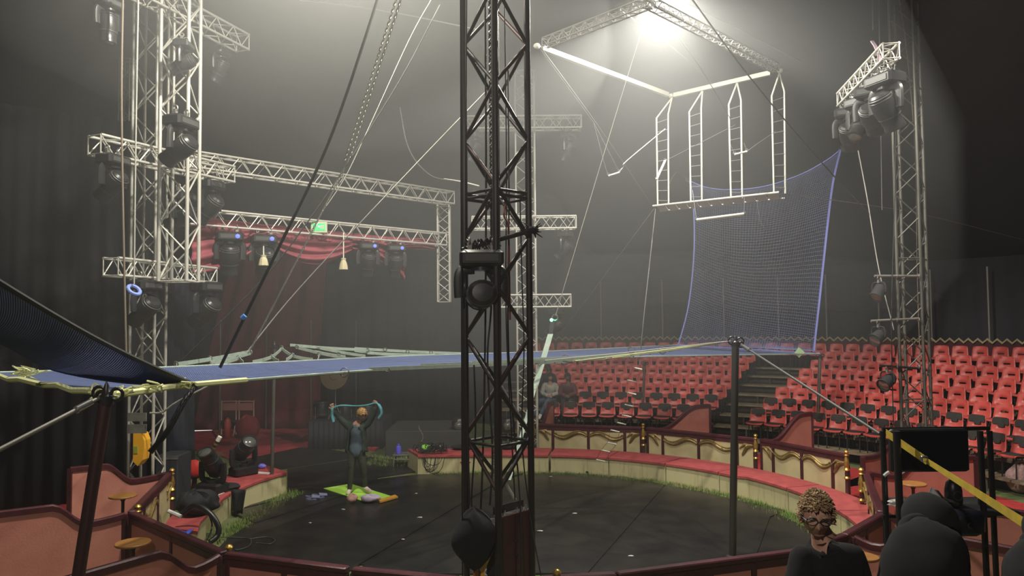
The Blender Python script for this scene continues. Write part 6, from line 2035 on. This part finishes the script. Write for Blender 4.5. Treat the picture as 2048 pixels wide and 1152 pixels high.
bar('stand', t, (gx.x + .03, 20.64, .71), (gx.x + .03, 20.64, gx.z), .012, M_ALUD)
for k in (-1, 0, 1):
    bar('foot', t, (gx.x + .03, 20.64, 1.2), (gx.x + .03 + .22 * k, 20.64 - .12 * (1 - abs(k)), .71), .01, M_ALUD)
for i, (px, py, s_) in enumerate(((642, 812, .22), (690, 818, .18), (735, 820, .2))):
    c = P(px, py, 20.9)
    t = thing('drum', ['dark floor drum nearest the gong stand', 'small dark drum in the middle of the riser', 'dark drum at the kerb side end of the riser'][i], 'drum', (c.x, c.y, c.z - .3))
    MB().lathe([(s_, -.25), (s_, .12), (s_ * .97, .13)], c, 20).build('drum_shell', M_BLACK, t)
    for dz in (-.22, .1):
        MB().lathe([(s_ * 1.03, dz - .015), (s_ * 1.04, dz), (s_ * 1.03, dz + .015)], c, 20).build('hoop', M_GREYPL, t)
    for k in range(3):
        a = 2 * pi * k / 3
        bar('leg', t, (c.x + s_ * cos(a), c.y + s_ * sin(a), hi[2] * 0 + .71), (c.x + s_ * cos(a), c.y + s_ * sin(a), c.z), .01, M_ALUD)
for (px, la) in ((918, 'round glass lamp on the low black platform beside the mast'), (1016, 'round glass lamp seen through the mast above the far kerb')):
    c = P(px, 852, 19.3)
    t = thing('floor_lamp', la, 'stage light', (c.x, c.y, c.z - .25))
    MB().lathe([(.16, -.16), (.19, -.05), (.19, .12), (.14, .2), (.02, .22)], c, 18, None).build('lamp_body', M_BLACK, t)
    MB().ball((c.x, c.y - .12, c.z + .02), .13, 14).build('lens', M_LENS, t)
# chairs backstage, extinguisher, armchair
for i, px in enumerate((462, 491)):
    d = 23.0
    c = Vector((X(px, d), d, 0))
    s_ = .30
    zt, zb = P(px, 803, d).z, P(px, 848, d).z
    t = thing('folding_chair', ['pale framed folding chair behind the red fire extinguisher', 'pale framed folding chair behind the red draped seat'][i], 'chair', (c.x, d, 0))
    MB().tube(smooth_path([(c.x - s_ * .9, d, .0), (c.x - s_ * .9, d, zt - .05), (c.x - s_ * .8, d, zt), (c.x + s_ * .8, d, zt), (c.x + s_ * .9, d, zt - .05), (c.x + s_ * .9, d, .0)], 4), .022, 6, up=(0, 1, 0)).build('chair_frame', mat('dull_pink_metal', (.45, .27, .24), .5), t)
    MB().cbox((c.x - s_ * .8, d - .02, zt - .28), (c.x + s_ * .8, d + .02, zt - .05), .01).build('backrest', mat('worn_pink_board', (.36, .15, .14), .6), t)
    MB().cbox((c.x - s_ * .8, d - .35, .42), (c.x + s_ * .8, d, .46), .01).build('seat', M_DRAPED, t)
    for k in (-1, 1):
        bar('leg', t, (c.x + k * s_ * .8, d - .34, 0), (c.x + k * s_ * .8, d - .1, .44), .014, mat('dull_pink_metal', (.45, .27, .24)))
c = Vector((X(457, 22.3), 22.3, 0.018))
t = thing('fire_extinguisher', 'red fire extinguisher standing at the backstage chairs', 'fire extinguisher', c)
MB().lathe([(.09, 0), (.10, .02), (.10, .48), (.07, .56), (.03, .58), (.03, .62)], c, 16).build('cylinder', mat('dull_red_enamel', (.45, .06, .06), .5), t)
MB().cbox((c.x - .06, c.y - .03, .63), (c.x + .06, c.y + .03, .68), .01).build('valve', M_BLACK, t)
MB().tube(smooth_path([(c.x + .05, c.y - .02, .66), (c.x + .14, c.y - .03, .55), (c.x + .12, c.y - .05, .3)], 4), .014, 6).build('hose', M_BLACK, t)
lump('draped_seat', 'low seat draped with dark red cloth beside the backstage chairs', 'seat', Vector((X(497, 22.2), 22.2, .018)), .36, .3, .62, mat('dark_red_cloth', (.22, .025, .035), .8), 6, .25)
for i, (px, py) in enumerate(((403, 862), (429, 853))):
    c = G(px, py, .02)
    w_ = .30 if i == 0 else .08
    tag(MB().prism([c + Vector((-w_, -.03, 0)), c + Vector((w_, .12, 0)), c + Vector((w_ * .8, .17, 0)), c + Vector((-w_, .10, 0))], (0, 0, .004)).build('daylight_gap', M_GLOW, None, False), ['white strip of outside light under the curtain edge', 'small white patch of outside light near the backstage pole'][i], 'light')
lump('red_cushion', 'bright red rounded cushion at the edge of the navy curtain', 'cushion', Vector((X(391, 15.6), 15.6, .25)), .16, .10, .36, mat('signal_red', (.75, .05, .04), .6), 2, .05)
MB().lathe([(.16, 0), (.05, .04), (.05, .22), (.12, .26)], (X(392, 15.6), 15.6, 0), 12)
tag(MB().lathe([(.18, 0.0), (.16, .03), (.05, .05), (.05, .22), (.16, .27), (.17, .29)], (X(392, 15.6), 15.6, 0), 14).build('cushion_stand', M_BLACK, None), 'black stand under the bright red cushion', 'stand')

# kerb clutter at the near end
def onk(px, py, z=.43):
    return G(px, py, z)
st = [P(402, 940, 13.4), P(438, 877, 13.4)]
t = thing('clarinet', 'black and gold rod with a white tip leaning on the kerb lamp', 'instrument', st[0] - Vector((0, 0, .05)))
bar('rod', t, st[0], st[1], .030, M_BLACK, 10)
d = st[1] - st[0]
for u_ in (.3, .45, .55, .68, .8):
    bar('gold_band', t, st[0] + d * u_, st[0] + d * (u_ + .04), .036, M_GOLD, 10)
bar('white_tip', t, st[0] + d * .92, st[0] + d * 1.06, .040, M_WHITE, 10)
lump('black_cloth', 'black cloth thrown over the kerb edge between the two lamps', 'cloth', onk(455, 980), .20, .18, .12, M_BLACKM, 3, .4)
b = MB()
c = onk(468, 985)
b.grid(lambda u, v: c + Vector((.13 * (u - .5) * (1 - .5 * v) * 2 + .10 + .02 * sin(9 * u), -.06 - .03 * sin(7 * u), .06 - .42 * v)), 12, 6)
tag(b.build('cloth_end', M_BLACKM, None, True, 80, thick=.015), 'hanging end of the black cloth down the kerb wall', 'cloth')
lump('black_coat', 'large black coat heaped on the kerb end beside the salmon boxes', 'coat', onk(392, 1028), .33, .27, .34, M_BLACKM, 9, .35)
ho = cable('vacuum_hose', 'ribbed black hose arching over the kerb end to the floor', PP([(360, 1032, 11.2), (385, 1012, 11.2), (405, 1016, 11.15), (425, 1032, 11.1), (437, 1055, 11.05), (434, 1072, 11.0), (420, 1084, 10.9)]), .042, M_BLACK, 'hose', n=10)
cable('cable', 'black cable dropping from the hose to the ring floor', PP([(418, 1030, 11.1), (424, 1048, 11.1), (421, 1066, 11.0), (414, 1080, 10.9)]), .012, M_ROPEK, 'cable')
tag(MB().tube(PP([(337, 1022, 11.1), (362, 1033, 11.05)]), .03, 8).build('white_nozzle', M_PAPER, None), 'white nozzle tube at the end of the ribbed hose', 'tube')
b = MB()
pt = [G(x_, y_, .44) for x_, y_ in ((346, 1058), (358, 1062), (372, 1066), (382, 1060), (372, 1070), (360, 1066), (348, 1064))]
b.tube(smooth_path(pt, 3), .022, 6)
tag(b.build('blue_strap', mat('cobalt_strap', (.05, .09, .55), .6), None), 'crumpled blue strap on the pink kerb end panel', 'strap')
tag(MB().prism([onk(509, 943, .432), onk(541, 946, .432), onk(538, 949, .432), onk(505, 947, .432)], (0, 0, .008)).build('paper_sheet', M_PAPER, None, False), 'white paper sheet on the red kerb top by the pale pole', 'paper')
lump('blue_pouch', 'small violet and white pouch on the kerb end by the pale pole', 'cap', onk(524, 937, .432), .08, .05, .09, mat('violet_plastic', (.22, .18, .8), .4), 1, .2)
b = MB()
for k in range(7):
    a = onk(418 + k * 4, 998 - k * 2 + (k % 3), .436)
    b.tube([a, a + Vector((.06 * sin(k * 2), .1, .01)), a + Vector((.12 * cos(k), .16, .0))], .006, 5)
tag(b.build('cable_ties', M_PAPER, None), 'scattered pale cable ties on the red kerb top', 'cable tie', None, 'stuff')
cable('cable', 'grey loop of cable on the black floor by the near kerb end', [G(*a) for a in ((430, 1074, .05), (470, 1075, .05), (500, 1078, .05), (498, 1092, .05), (475, 1100, .05), (470, 1098, .05))], .009, M_WIRE, 'cable')
cable('cable', 'second pale cable loop on the black floor', [G(*a) for a in ((500, 1078, .05), (535, 1074, .05), (550, 1080, .05), (540, 1088, .05), (520, 1086, .05), (512, 1086, .05))], .008, M_WIRE, 'cable')

# =================================================================== EQUIPMENT STAND
ED = 5.3
stn_ = thing('equipment_stand', 'tall black tube rack holding the dark screen', 'stand', (X(1870, ED), ED, 0))
for (px, d) in ((1765, ED + .1), (1793, ED - .25), (1960, ED - .25), (1979, ED + .1)):
    a = P(px, 862, d)
    x2 = P(px + 8, 1152, d).x
    bar('upright', stn_, (a.x + .03, d, 0), (a.x, d, a.z), .020 if px != 1793 else .024, M_BLACK, 10)
for y in (862, 1010, 1040):
    for d in (ED + .1, ED - .25):
        a, c = P(1765 if d > ED else 1793, y, d), P(1979 if d > ED else 1960, y, d)
        a.z = c.z = P(1870, y, ED).z
        if y == 862 and d < ED: continue
        bar('cross_tube', stn_, a, c, .015, M_BLACK, 8)
trz = P(1870, 1012, ED).z
lo, hi = (X(1778, ED), ED - .28, trz), (X(1975, ED), ED + .14, trz + .03)
MB().cbox(lo, hi, .008).build('shelf', M_BLACKM, stn_, True, 30)
t = thing('screen', 'large dark flat screen mounted on the black tube rack', 'screen', P(1860, 942, ED - .1))
a, c = P(1784, 945, ED - .05), P(1938, 858, ED - .05)
MB().cbox((a.x, ED - .05, a.z), (c.x, ED + .0, c.z), .012).build('bezel', M_BLACK, t, True, 30)
MB().box((a.x + .015, ED - .053, a.z + .02), (c.x - .015, ED - .0505, c.z - .015)).build('display', M_SCREEN, t)
MB().box((a.x + .2, ED + .0, a.z + .1), (c.x - .2, ED + .09, c.z - .08)).build('wall_bracket', M_BLACKM, t)
zt = trz + .03
for i, (px, py, s_, m_, la) in enumerate(((1812, 1000, .07, M_PAPER, 'flat white tissue on the rack shelf'), (1838, 997, .055, M_PAPER, 'crumpled white tissue in the middle of the rack shelf'), (1868, 993, .07, M_PAPER, 'largest crumpled white paper on the rack shelf'), (1872, 1002, .04, M_PAPER, 'small white crumple before the largest one'))):
    c = P(px, 1005, ED - .12)
    lump('crumpled_paper', la, 'paper', Vector((c.x, ED - .1 - .03 * (i % 2), zt)), s_ * (1.6 if i == 0 else 1), s_ * .8, s_ * (.5 if i == 0 else 1.2), m_, i * 3, .9, n=18)
lump('black_jumble', 'black cloth and cables lying along the rack shelf', 'cloth', Vector((X(1822, ED), ED - .18, zt)), .2, .06, .06, M_BLACKM, 5, .6)
c = P(1907, 1000, ED - .08)
t = thing('speaker', 'small rounded black speaker standing on the rack shelf', 'speaker', (c.x, ED - .08, zt))
MB().lathe([(.05, 0), (.058, .02), (.056, .10), (.045, .15), (.02, .175), (.003, .18)], (c.x, ED - .08, zt), 18).build('speaker_body', M_BLACK, t)
MB().torus((c.x, ED - .135, zt + .07), .03, .004, (0, 1, 0), 14, 5).build('cone_ring', M_GREYPL, t)
c0, c1 = P(1903, 1074, 4.9), P(1972, 1024, 4.9)
t = thing('case', 'dark navy rounded case hanging under the rack shelf', 'case', ((c0.x + c1.x) / 2, 4.95, c0.z))
MB().cbox((c0.x, 4.88, c0.z), (c1.x, 5.02, c1.z), .03).build('case_body', mat('deep_navy_plastic', (.008, .010, .022), .4), t, True, 50)
MB().torus(((c0.x + c1.x) / 2, 4.875, (c0.z + c1.z) / 2), .018, .004, (0, 1, 0), 14, 5).build('round_badge', M_GREYPL, t)
t = thing('bottle', 'small clear bottle with white cap at the end of the rack shelf', 'bottle', (X(1950, 5.2), 5.2, zt))
MB().lathe([(.018, 0), (.022, .01), (.022, .05), (.012, .065)], (X(1950, 5.2), 5.2, zt), 12).build('bottle_body', M_GREYPL, t)
MB().lathe([(.013, .065), (.013, .08), (.01, .082)], (X(1950, 5.2), 5.2, zt), 12).build('cap', M_PAPER, t)
tag(MB().tube(smooth_path(PP([(1768, 952, 5.0), (1772, 948, 5.0), (1778, 944, 5.0)]), 3), .012, 6).build('cable_tie', M_PAPER, None), 'white tape tag on the upright of the rack', 'tape')
lump('plastic_wrap', 'white and red patterned bag on the carpet behind the rack', 'bag', G(2042, 985, .02), .28, .2, .55, mat('pinkish_white_bag', (.55, .42, .42), .7, 0, (.4, .2, .2), 30), 3, .3)
